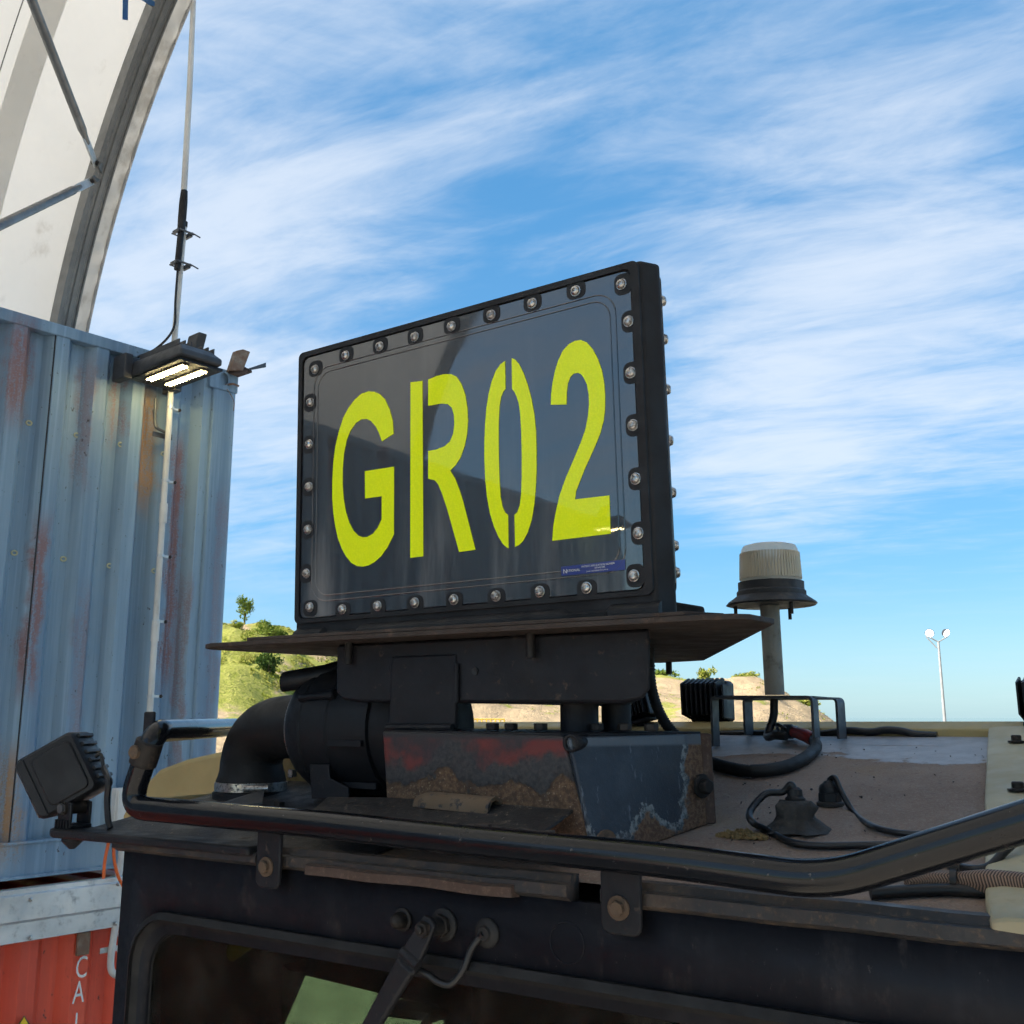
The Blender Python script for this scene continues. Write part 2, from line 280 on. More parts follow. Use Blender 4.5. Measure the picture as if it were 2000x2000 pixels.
def m_fabric(name, col, tr):
    k = NB(name); n = k.noise(1.2, 5, .6); d = k.noise(5, 7, .65, (1, 1, .6))
    c = k.mix(k.rng(n, .3, .7), tuple(x*.93 for x in col), col); c = k.mix(k.rng(d, *((.50, .66) if name == 'fabric_edge' else (.60, .80)), 0, .55), c, (0.30, 0.26, 0.21))
    df = k.N.new('ShaderNodeBsdfDiffuse'); tl = k.N.new('ShaderNodeBsdfTranslucent'); mx = k.N.new('ShaderNodeMixShader')
    k.set(df.inputs['Color'], c); k.set(tl.inputs['Color'], c); mx.inputs[0].default_value = tr
    k.L.new(df.outputs[0], mx.inputs[1]); k.L.new(tl.outputs[0], mx.inputs[2]); k.L.new(mx.outputs[0], k.out.inputs['Surface'])
    bp = k.N.new('ShaderNodeBump'); bp.inputs['Strength'].default_value = .25; bp.inputs['Distance'].default_value = .03; k.L.new(k.noise(6, 4), bp.inputs['Height'])
    k.L.new(bp.outputs[0], df.inputs['Normal'])
    return k.m
m_fabric('fabric', (0.61, 0.59, 0.555), 0.36); m_fabric('fabric_seam', (0.74, 0.72, 0.68), 0.45); m_fabric('fabric_edge', (0.56, 0.53, 0.48), 0.16)
def m_acrylic():
    k = NB('acrylic'); s = k.noise(10, 6, .6, (1, 1, .12)); s2 = k.noise(3, 3, .5)
    f = k.math('MULTIPLY', k.rng(s, .48, .75), k.rng(k.z, ZC+.55, ZC+.20, .15, 1.0))
    k.set(k.b.inputs['Base Color'], k.mix(f, (0.012, 0.013, 0.016), (0.17, 0.163, 0.158)))
    k.b.inputs['Roughness'].default_value = .30; k.b.inputs['Coat Weight'].default_value = 1.0
    spk = k.rng(k.noise(420, 3), .70, .74); k.set(k.b.inputs['Coat Roughness'], k.math('ADD', k.mixf(f, .012, .08), k.rng(k.noise(5, 5, .6), .45, .75, 0, .05))); k.b.inputs['Coat IOR'].default_value = 1.82
    n = k.N.new('ShaderNodeBump'); n.inputs['Strength'].default_value = .06; n.inputs['Distance'].default_value = .004; k.L.new(k.noise(7, 2, .4), n.inputs['Height'])
    k.L.new(n.outputs[0], k.b.inputs['Coat Normal']); return k.m
m_acrylic()
def m_lime():
    k = NB('lime_film'); v = k.N.new('ShaderNodeTexVoronoi'); v.inputs['Scale'].default_value = 300; k.L.new(k.pos, v.inputs['Vector'])
    f = k.rng(v.outputs['Distance'], .25, .6); n = k.noise(60, 4)
    k.set(k.b.inputs['Base Color'], k.mix(f, k.mix(n, (0.86, 0.98, 0.0), (0.88, 0.98, 0.0)), (0.78, 0.92, 0.0)))
    k.b.inputs['Roughness'].default_value = .45; k.b.inputs['Specular IOR Level'].default_value = .2; k.b.inputs['Coat Weight'].default_value = .3; k.b.inputs['Coat Roughness'].default_value = .02; k.b.inputs['Coat IOR'].default_value = 1.6
    k.b.inputs['Emission Color'].default_value = (0.58, 0.85, 0.0, 1); k.b.inputs['Emission Strength'].default_value = LIME_GLOW
    return k.m
LIME_GLOW = 0.0
m_lime()
def m_glass(name, tint, gl=.5, dust=.10):
    k = NB(name); tr = k.N.new('ShaderNodeBsdfTransparent'); tr.inputs[0].default_value = tint+(1,)
    g = k.N.new('ShaderNodeBsdfGlossy'); g.inputs['Roughness'].default_value = .02; g.inputs['Color'].default_value = (gl, gl, gl, 1)
    df = k.N.new('ShaderNodeBsdfDiffuse'); k.set(df.inputs[0], (0.30, 0.26, 0.22, 1))
    lw = k.N.new('ShaderNodeFresnel'); lw.inputs[0].default_value = 1.5
    gm = k.N.new('ShaderNodeNewGeometry'); fr_ = k.math('MULTIPLY', lw.outputs[0], k.math('SUBTRACT', 1.0, gm.outputs['Backfacing']))
    mx = k.N.new('ShaderNodeMixShader'); k.L.new(fr_, mx.inputs[0]); k.L.new(tr.outputs[0], mx.inputs[1]); k.L.new(g.outputs[0], mx.inputs[2])
    m2 = k.N.new('ShaderNodeMixShader'); k.set(m2.inputs[0], k.rng(k.noise(9, 8, .75, (1, 1, .6)), .46, .80, dust*.15, dust)); k.L.new(mx.outputs[0], m2.inputs[1]); k.L.new(df.outputs[0], m2.inputs[2])
    k.L.new(m2.outputs[0], k.out.inputs['Surface']); return k.m
m_glass('glass_front', (0.66, 0.70, 0.66), .13); m_glass('glass_green', (0.50, 0.61, 0.46), .3, .35)
def m_emit(name, col, st):
    k = NB(name); k.b.inputs['Base Color'].default_value = (.8, .8, .8, 1); k.b.inputs['Emission Color'].default_value = col+(1,); k.b.inputs['Emission Strength'].default_value = st; return k.m
m_emit('led_on', (1.0, 0.80, 0.36), 24.0); m_emit('mast_lamp_on', (1.0, 0.98, 0.94), 3.0)
def m_lens():
    k = NB('beacon_lens'); c = k.mix(k.noise(30, 5), (0.92, 0.87, 0.74), (0.97, 0.94, 0.86)); k.set(k.b.inputs['Base Color'], c); k.b.inputs['Roughness'].default_value = .3
    tl = k.N.new('ShaderNodeBsdfTranslucent'); k.L.new(c, tl.inputs[0]); mx = k.N.new('ShaderNodeMixShader'); mx.inputs[0].default_value = .6
    k.L.new(k.b.outputs[0], mx.inputs[1]); k.L.new(tl.outputs[0], mx.inputs[2]); m3 = k.N.new('ShaderNodeMixShader'); m3.inputs[0].default_value = .28; tp = k.N.new('ShaderNodeBsdfTransparent'); k.L.new(mx.outputs[0], m3.inputs[1]); k.L.new(tp.outputs[0], m3.inputs[2]); k.L.new(m3.outputs[0], k.out.inputs['Surface'])
m_lens()
worn('lens_groove', (0.60, 0.53, 0.40), .5)
worn('primer_cream', (0.52, 0.50, 0.30), .7)
k = NB('lens_clear'); k.b.inputs['Base Color'].default_value = (.9, .88, .82, 1); k.b.inputs['Transmission Weight'].default_value = .9; k.b.inputs['Roughness'].default_value = .15; k.b.inputs['IOR'].default_value = 1.3
def m_hill():
    k = NB('hill_soil'); a = k.noise(.09, 6, .6, off=(3, 0, 0)); bq = k.noise(.5, 7, .65); fine = k.noise(4, 6, .7)
    at = k.N.new('ShaderNodeAttribute'); at.attribute_name = 'green'
    soil = k.mix(k.rng(bq, .3, .7), (0.47, 0.345, 0.205), (0.33, 0.245, 0.15)); gr = k.mix(k.rng(fine, .3, .7), (0.21, 0.23, 0.03), (0.39, 0.36, 0.10))
    f = k.rng(k.math('ADD', at.outputs['Fac'], k.math('MULTIPLY', k.math('SUBTRACT', bq, .5), 1.6)), .38, .62)
    k.set(k.b.inputs['Base Color'], k.mix(f, soil, gr)); k.b.inputs['Roughness'].default_value = .95; k.b.inputs['Specular IOR Level'].default_value = .1
    k.bump(k.math('ADD', bq, k.math('MULTIPLY', fine, .3)), .8, .5); return k.m
m_hill()
def m_leaf(name, a, b):
    k = NB(name); n = k.noise(1.3, 4); c = k.mix(k.rng(n, .35, .65), a, b); k.set(k.b.inputs['Base Color'], c); k.b.inputs['Roughness'].default_value = .7
    k.b.inputs['Specular IOR Level'].default_value = .15; k.b.inputs['Subsurface Weight'].default_value = 0
    tl = k.N.new('ShaderNodeBsdfTranslucent'); k.L.new(c, tl.inputs[0]); mx = k.N.new('ShaderNodeMixShader'); mx.inputs[0].default_value = .3
    k.L.new(k.b.outputs[0], mx.inputs[1]); k.L.new(tl.outputs[0], mx.inputs[2]); k.L.new(mx.outputs[0], k.out.inputs['Surface']); return k.m
m_leaf('leaf_dark', (0.045, 0.085, 0.015), (0.09, 0.14, 0.03)); m_leaf('leaf_lime', (0.21, 0.25, 0.03), (0.37, 0.35, 0.09)); m_leaf('leaf_mid', (0.10, 0.15, 0.02), (0.19, 0.23, 0.035))
worn('bark', (0.10, 0.075, 0.05), .9)
def m_sea():
    k = NB('sea_water'); k.b.inputs['Base Color'].default_value = (0.05, 0.12, 0.17, 1); k.b.inputs['Roughness'].default_value = .06; return k.m
m_sea()
worn('yard_gravel', (0.38, 0.34, 0.285), .95, layers=[(.5, .5, .7, (0.29, 0.255, 0.21), .95, (1, 1, 1), None)], bump=(12, .5, .03))
def m_braid():
    k = NB('braid'); 
    tc = k.N.new('ShaderNodeTexCoord'); sp = k.N.new('ShaderNodeSeparateXYZ'); k.L.new(tc.outputs['UV'], sp.inputs[0])
    u, v = sp.outputs[0], sp.outputs[1]
    tri = k.math('PINGPONG', v, .125); ph = k.math('FRACT', k.math('ADD', k.math('MULTIPLY', u, 2.0), k.math('MULTIPLY', tri, 8.0)))
    f = k.rng(ph, .35, .6); k.set(k.b.inputs['Base Color'], k.mix(f, (0.30, 0.19, 0.13), (0.05, 0.035, 0.03))); k.b.inputs['Roughness'].default_value = .7
    k.bump(f, .5, .002); return k.m
m_braid()
# ------------------------------------------------------------------ builders
class MB:
    def __init__(s): s.v = []; s.f = []; s.uv = {}
    def add(s, vs, fs):
        o = len(s.v); s.v += [Vector(x) for x in vs]; s.f += [tuple(o+i for i in f) for f in fs]; return s
    def prism(s, pts, d):
        n = len(pts); d = Vector(d); a = [Vector(p) for p in pts]
        return s.add(a+[p+d for p in a], [tuple(range(n))[::-1], tuple(range(n, 2*n))]+[(i, (i+1) % n, n+(i+1) % n, n+i) for i in range(n)])
    def hexa(s, o, a, b, c):
        o, a, b, c = map(Vector, (o, a, b, c)); return s.prism([o, o+a, o+a+b, o+b], c)
    def loft(s, rings, cap=True, closed=False):
        n = len(rings[0]); o = len(s.v)
        for r in rings: s.v += [Vector(x) for x in r]
        m = len(rings); rr = range(m) if closed else range(m-1)
        for i in rr:
            j = (i+1) % m
            for q in range(n): s.f.append((o+i*n+q, o+i*n+(q+1) % n, o+j*n+(q+1) % n, o+j*n+q))
        if cap and not closed: s.f.append(tuple(o+q for q in range(n))[::-1]); s.f.append(tuple(o+(m-1)*n+q for q in range(n)))
        return s
    def tube(s, path, r, n=14, cap=True, closed=False, uvs=False):
        path = [Vector(p) for p in path]; m = len(path); rings = []; nrm = None
        for i, p in enumerate(path):
            if closed: t = path[(i+1) % m]-path[i-1]
            else: t = path[min(i+1, m-1)]-path[max(i-1, 0)]
            t.normalize()
            if nrm is None: nrm = t.orthogonal().normalized() if abs(t.z) > .9 else t.cross(EZ).normalized()
            nrm = (nrm-t*nrm.dot(t)).normalized(); b = t.cross(nrm)
            rad = r[i] if isinstance(r, (list, tuple)) else r
            rings.append([p+(nrm*math.cos(2*math.pi*q/n)+b*math.sin(2*math.pi*q/n))*rad for q in range(n)])
        return s.loft(rings, cap, closed)
    def lathe(s, o, ax, prof, n=24, cap=True):
        o = Vector(o); ax = Vector(ax).normalized(); x = ax.orthogonal().normalized(); y = ax.cross(x)
        return s.loft([[o+ax*h+(x*math.cos(2*math.pi*q/n)+y*math.sin(2*math.pi*q/n))*max(r, 1e-5) for q in range(n)] for r, h in prof], cap)
def fillet(pts, rad, n=6):
    pts = [Vector(p) for p in pts]; out = [pts[0]]
    for i in range(1, len(pts)-1):
        a, p, b = pts[i-1], pts[i], pts[i+1]; d1 = (a-p); d2 = (b-p); r = min(rad, d1.length*.45, d2.length*.45); d1.normalize(); d2.normalize()
        A = p+d1*r; B = p+d2*r
        for k in range(n+1):
            t = k/n; out.append(A*(1-t)**2+p*2*t*(1-t)+B*t*t)
    return out+[pts[-1]]
def spline(pts, n=8):
    pts = [Vector(p) for p in pts]; P = [pts[0]*2-pts[1]]+pts+[pts[-1]*2-pts[-2]]; out = []
    for i in range(1, len(P)-2):
        for k in range(n):
            t = k/n; a, b, c, d = P[i-1:i+3]
            out.append(.5*((2*b)+(c-a)*t+(2*a-5*b+4*c-d)*t*t+(3*b-a-3*c+d)*t**3))
    return out+[pts[-1]]
def rrect(x0, x1, y0, y1, r, n=6):
    o = []
    for cx, cy, a in ((x1-r, y1-r, 0), (x0+r, y1-r, 90), (x0+r, y0+r, 180), (x1-r, y0+r, 270)):
        for k in range(n+1): o.append((cx+r*math.cos(R(a+90*k/n)), cy+r*math.sin(R(a+90*k/n))))
    return o
def hexpts(o, ax, r, n=6):
    ax = Vector(ax).normalized(); x = ax.orthogonal().normalized(); y = ax.cross(x)
    return [Vector(o)+(x*math.cos(2*math.pi*q/n)+y*math.sin(2*math.pi*q/n))*r for q in range(n)]
col = scn.collection; BASE = {}
def root(name, loc, label, cat, group=None):
    o = bpy.data.objects.new(name, None); o.empty_display_size = .1; o.location = loc; col.objects.link(o); o['label'] = label; o['category'] = cat
    if group: o['group'] = group
    BASE[o.name] = Vector(loc); return o
def mesh_from(name, mb, base, ang=38):
    me = bpy.data.meshes.new(name); me.from_pydata([v-base for v in mb.v], [], mb.f); me.update()
    bm = bmesh.new(); bm.from_mesh(me); bmesh.ops.recalc_face_normals(bm, faces=bm.faces); bm.to_mesh(me); bm.free()
    me.shade_smooth()
    try: me.set_sharp_from_angle(angle=R(ang))
    except Exception: pass
    return me
def part(name, mb, mat, parent=None, bev=0, seg=2, ang=38, base=None, label=None, cat=None, group=None, kind=None, solid=0):
    if parent is not None: bs = BASE[parent.name]
    else: bs = Vector(base) if base is not None else Vector((0, 0, 0))
    me = mesh_from(name, mb, bs, ang); me.materials.append(MATS[mat]); o = bpy.data.objects.new(name, me); col.objects.link(o)
    if parent is not None: o.parent = parent
    else: o.location = bs
    BASE[o.name] = bs
    if solid:
        s_ = o.modifiers.new('s', 'SOLIDIFY'); s_.thickness = solid; s_.offset = 0
    if bev:
        b = o.modifiers.new('b', 'BEVEL'); b.width = bev; b.segments = seg; b.limit_method = 'ANGLE'; b.angle_limit = R(40); b.harden_normals = False
    for key, val in (('label', label), ('category', cat), ('group', group), ('kind', kind)):
        if val: o[key] = val
    return o
def inst(src, parent, pos, mat=None, name=None):
    """a copy of a piece that shares its mesh; pos is the world place of its own origin"""
    o = src.copy(); col.objects.link(o); o.parent = parent; bs = BASE[parent.name]; o.matrix_parent_inverse = Matrix.Identity(4)
    mx = mat.to_4x4() if mat is not None else Matrix.Identity(4); mx.translation = Vector(pos)-bs; o.matrix_local = mx; BASE[o.name] = bs; return o
def filled(outer, holes=()):
    """flat sheet with holes from loops of world points"""
    bm = bmesh.new(); es = []
    for lp in [outer]+list(holes):
        vs = [bm.verts.new(p) for p in lp]; es += [bm.edges.new((vs[i], vs[(i+1) % len(vs)])) for i in range(len(vs))]
    bmesh.ops.triangle_fill(bm, use_beauty=True, use_dissolve=False, edges=es)
    bm.verts.index_update(); mb = MB(); mb.v = [v.co.copy() for v in bm.verts]; mb.f = [tuple(v.index for v in f.verts) for f in bm.faces]; bm.free(); return mb
def text_mb(body, o, xa, ya, size, sx=1.0, thick=.0006, align='LEFT'):
    cu = bpy.data.curves.new('t', 'FONT'); cu.body = body; cu.size = 1; cu.align_x = align; cu.resolution_u = 3
    to = bpy.data.objects.new('t', cu); me = bpy.data.meshes.new_from_object(to); nz = xa.cross(ya).normalized(); mb = MB()
    mb.v = [Vector(o)+xa*(v.co.x*size*sx)+ya*(v.co.y*size)+nz*thick for v in me.vertices]; mb.f = [tuple(p.vertices) for p in me.polygons]
    bpy.data.objects.remove(to); bpy.data.meshes.remove(me); bpy.data.curves.remove(cu); return mb
# ================================================================== the setting: yard, hill, sea
def lerp_tab(tab, x):
    if x <= tab[0][0]: return tab[0][1]
    for (a, fa), (b, fb) in zip(tab, tab[1:]):
        if x <= b: return fa+(fb-fa)*(x-a)/(b-a)
    return tab[-1][1]
CREST = [(-180, -3), (-120, -2), (-75, 3), (-45, 5.6), (-20, 5.2), (-15.6, 4.85), (-13.5, 4.65), (-12, 4.3), (-10.5, 3.9), (-8, 3.4), (-5, 3.0), (2, 2.4), (7, 2.05), (9.5, 1.9), (12, 1.9), (13.3, 1.75), (14.2, 1.4), (15.5, .55), (16.6, -.2), (18.5, -1.4), (24, -4), (40, -6), (180, -6)]
DIST = [(-180, 95), (-15, 95), (-8, 120), (0, 150), (10, 160), (25, 140), (180, 95)]
def hill_z(az, r):
    """height above the yard at heading az (degrees) and distance r"""
    el = lerp_tab(CREST, az); rc = lerp_tab(DIST, az); zc = ZC+rc*math.tan(R(el))
    r0 = 26+14*max(0, min(1, (az+14)/14))
    if r <= r0: return 0.0
    if r <= rc:
        t = (r-r0)/(rc-r0); t = t*t*(3-2*t) if zc > 0 else t; z = zc*(t if zc > 0 else t**1.2)
        p = Vector((math.sin(R(az))*r, math.cos(R(az))*r, 0)); n = noise.fractal(p*.09, 1.0, 2.1, 5); n2 = noise.fractal(p*.33, 1, 2, 4)
        return z+(n*1.5+n2*.45)*min(1, t*2.2)*(1 if zc > 0 else .3)*(1.0 if t < .93 else 1-(t-.93)/.07*.6)
    t = min(1, (r-rc)/260); return zc*(1-t)+(-45)*t
def build_terrain():
    azs = []
    a = -180.0
    while a < 180: azs.append(a); a += .35 if -26 <= a < 22 else 4.0
    rs = [0.5, 8, 16, 24]+[26+i*1.6 for i in range(92)]+[180, 210, 260, 330, 420, 600, 1200, 3000]
    v = []; f = []; g = []
    for r in rs:
        for az in azs:
            z = hill_z(az, r); v.append((math.sin(R(az))*r, math.cos(R(az))*r, z))
            t = noise.fractal(Vector((az*.30, r*.07, 2.0)), 1, 2, 4)
            el = lerp_tab(CREST, az); rc = lerp_tab(DIST, az); q = r/rc
            base = .85 if az < -13 else (.62 if az < -9.5 else .30)
            if az > -9.5: base = .22 + (.75 if q > .88 else 0)
            if az < -10 and q < .55: base -= .85*(1-max(0, (q-.45)/.12)) if q > .45 else .85
            if az < -10 and q > .90: base -= .25
            g.append(max(0, min(1, base+t*.45 if r > 30 else 0)))
    n = len(azs)
    for i in range(len(rs)-1):
        for j in range(n): f.append((i*n+j, i*n+(j+1) % n, (i+1)*n+(j+1) % n, (i+1)*n+j))
    f.append(tuple(range(n))[::-1])
    me = bpy.data.meshes.new('hill_terrain'); me.from_pydata(v, [], f); me.materials.append(MATS['hill_soil']); me.shade_smooth()
    at = me.attributes.new('green', 'FLOAT', 'POINT'); at.data.foreach_set('value', g)
    bm = bmesh.new(); bm.from_mesh(me); bmesh.ops.recalc_face_normals(bm, faces=bm.faces); bm.to_mesh(me); bm.free()
    o = bpy.data.objects.new('hill_terrain', me); col.objects.link(o); o['kind'] = 'structure'
build_terrain()
mb = MB(); mb.add([(math.sin(R(a))*25.5, math.cos(R(a))*25.5, .01) for a in range(0, 360, 8)], [tuple(range(45))]); part('yard', mb, 'yard_gravel', kind='structure')
mb = MB(); rs = (0, 400, 1500, 6000, 40000); nn = 48
mb.v = [Vector((math.sin(2*math.pi*j/nn)*r, math.cos(2*math.pi*j/nn)*r, -30)) for r in rs[1:] for j in range(nn)]
mb.f = [tuple(range(nn))]+[(i*nn+j, i*nn+(j+1) % nn, (i+1)*nn+(j+1) % nn, (i+1)*nn+j) for i in range(3) for j in range(nn)]
part('sea', mb, 'sea_water', kind='structure')
def hp(px, r):
    az = math.degrees(math.atan((px-1000)/2040.0)); return az, Vector((math.sin(R(az))*r, math.cos(R(az))*r, hill_z(az, r)))
def leaves(c, rx, rz, n, ls, seed, shape=1.0):
    rnd = random.Random(seed); mb = MB()
    lob = [(Vector((rnd.uniform(-.6, .6)*rx, rnd.uniform(-.6, .6)*rx, rnd.uniform(-.55, .6)*rz)), rnd.uniform(.35, .62)) for _ in range(9)]
    for i in range(n):
        lc, lr = lob[rnd.randrange(9)]; d = Vector((rnd.gauss(0, 1), rnd.gauss(0, 1), rnd.gauss(0, 1))).normalized()*(rnd.random()**.4)
        p = Vector(c)+lc+Vector((d.x*rx*lr, d.y*rx*lr, d.z*rz*lr))
        a = Vector((rnd.gauss(0, 1), rnd.gauss(0, 1), rnd.gauss(0, 1))).normalized(); b = a.orthogonal().normalized(); s_ = ls*rnd.uniform(.6, 1.4)
        mb.add([p-a*s_, p+b*s_*.45, p+a*s_, p-b*s_*.45], [(0, 1, 2, 3)])
    return mb
def plant(name, px, r, rx, rz, zc, n, ls, leaf, seed, label, cat, group, sink=0.0, trunk=True):
    az, p = hp(px, r); p.z -= sink; t = root(name, p, label, cat, group)
    m2 = MB(); top = p+Vector((rx*.1, 0, zc))
    if trunk:
        tk = .035*zc+.03
        m2.tube([p+Vector((0, 0, -.6)), p+Vector((0, 0, zc*.4)), top], [tk*1.3, tk, tk*.35], 8)
        rnd = random.Random(seed)
        for q in range(5):
            a = rnd.uniform(0, 6.28); m2.tube([p+(top-p)*(.35+.1*q), top+Vector((math.cos(a)*rx*.6, math.sin(a)*rx*.6, rz*rnd.uniform(-.1, .6)))], [tk*.5, tk*.12], 6)
    else:
        for q in range(4): m2.tube([p+Vector((0, 0, -.3)), p+Vector((rx*.4*math.cos(q*1.7), rx*.4*math.sin(q*1.7), zc))], [.03, .01], 5)
    part('trunk' if trunk else 'stem', m2, 'bark', t); part('crown', leaves(p+Vector((0, 0, zc)), rx, rz, n, ls, seed), leaf, t, ang=10)
HG = 'trees and bushes on the hill'
plant('tree', 468, 92, .95, 1.05, 1.35, 520, .13, 'leaf_mid', 3, 'slim tree standing alone on the hill crest beside the blue container', 'tree', HG)
plant('bush', 454, 84, .60, .5, .4, 420, .12, 'leaf_lime', 5, 'round green bush on the hill below the slim crest tree', 'bush', HG, trunk=False)
plant('bush', 528, 84, 1.35, .85, .75, 700, .13, 'leaf_mid', 8, 'broad airy bush on the hill crest left of the black sign', 'bush', HG, trunk=False)
plant('bush', 519, 62, .85, .75, .6, 800, .11, 'leaf_dark', 11, 'dark green bush on the green slope above the black inlet pipe', 'bush', HG, trunk=False)
plant('bush', 640, 70, .9, .5, .4, 600, .12, 'leaf_lime', 12, 'lime green bush on the slope just left of the black mount', 'bush', HG, trunk=False)
plant('bush', 1383, 157, 1.5, 1.4, 1.0, 500, .26, 'leaf_lime', 14, 'light green bush on the far crest behind the finned work lamp', 'bush', HG, trunk=False)
plant('bush', 1447, 156, 2.4, 1.0, .6, 900, .28, 'leaf_lime', 15, 'low lime bush on the far crest left of the beacon post', 'bush', HG, trunk=False)
plant('bush', 1300, 154, 2.6, .8, .4, 800, .28, 'leaf_mid', 16, 'low green bush on the far crest right of the mount', 'bush', HG, trunk=False)
plant('bush', 1570, 146, 2.0, .7, .3, 700, .26, 'leaf_lime', 17, 'lime bush where the far hill drops away right of the beacon post', 'bush', HG, trunk=False)
def scrub():
    """ground cover of the slope: low tufts nobody could count"""
    rnd = random.Random(4); mb = MB()
    for i in range(60000):
        az = rnd.uniform(-17.5, -8) if i < 50000 else rnd.uniform(-6, 17); rc = lerp_tab(DIST, az)
        r = rnd.uniform(29, rc*1.02); q = r/rc
        d = noise.fractal(Vector((az*.5, r*.10, 4.0)), 1, 2, 4)
        if az < -10 and q < .52 and d < .28: continue
        if d < (.04 if az < -11 else (.10 if az < -6 else -9)): continue
        if az > -6 and q < .84 and d < .30: continue
        if az > -6 and q >= .84 and d < -.25: continue
        p = Vector((math.sin(R(az))*r, math.cos(R(az))*r, hill_z(az, r)-.05)); h = rnd.uniform(.05, .17)*(1.5 if r > 110 else (1 if r > 60 else .75))
        for q2 in range(5):
            a = rnd.uniform(0, 6.28); t = Vector((math.cos(a), math.sin(a), 0)); w = Vector((-t.y, t.x, 0))*h*.28
            c = p+t*h*rnd.uniform(0, .7); mb.add([c-w, c+w, c+w*.3+t*h*.4+EZ*h*rnd.uniform(.5, 1.1), c-w*.3+t*h*.4+EZ*h*rnd.uniform(.5, 1.1)], [(0, 1, 2, 3)])
    o = part('hillside_scrub', mb, 'leaf_lime', ang=10, label='low lime green scrub covering the hillside', cat='scrub', kind='stuff')
scrub()
# yellow railing at the foot of the hill
t = root('railing', hp(930, 44)[1], 'yellow pipe railing at the foot of the hill seen under the mount', 'railing')
L_ = hp(880, 44)[1]; R_ = hp(985, 44)[1]; dR = (R_-L_); zt = 3.25
for i in range(13):
    p = L_+dR*(i/12); p.z = 2.35; m2 = MB(); m2.tube([p, p+EZ*(zt-2.35)], .03, 6); part('post', m2, 'fence_yellow', t)
for h in (zt, zt-.28, zt-.56):
    m2 = MB(); a = L_.copy(); b = R_.copy(); a.z = b.z = h; m2.tube([a, b], .03, 6); part('rail', m2, 'fence_yellow', t)
# light mast on the right
def mast():
    d = wray(1847, 1430); d = d*(52/d.y); foot = Vector((d.x, 52, -.5)); tp = wray(1832, 1252); tp = tp*(52/tp.y); topz = ZC+tp.z
    t = root('light_mast', foot, 'tall pale floodlight mast with two lit lamps beyond the cab roof', 'light mast')
    m2 = MB(); m2.tube([foot, Vector((foot.x, 52, topz))], [.10, .055], 12); part('pole', m2, 'mast_grey', t)
    hd = Vector((foot.x, 52, topz)); m2 = MB(); m2.tube([hd+Vector((-.50, 0, .24)), hd+Vector((0, 0, -.05)), hd+Vector((.50, 0, .24))], .035, 8)
    m2.tube([hd+Vector((-.6, 0, .22)), hd+Vector((-.1, 0, -.35))], .03, 8); part('arm', m2, 'mast_grey', t)
    for sgn in (-1, 1):
        c = hd+Vector((sgn*.46, -.1, .36)); ax = Vector((sgn*.45, -.80, -.42)).normalized(); m2 = MB()
        m2.lathe(c-ax*.28, ax, [(.08, 0), (.17, .06), (.22, .18), (.225, .22)], 20); ln = part('floodlight', m2, 'lamp_grey', t)
        m2 = MB(); m2.lathe(c-ax*.28, ax, [(.19, .222), (.185, .232)], 20); part('lens', m2, 'mast_lamp_on', ln)
mast()
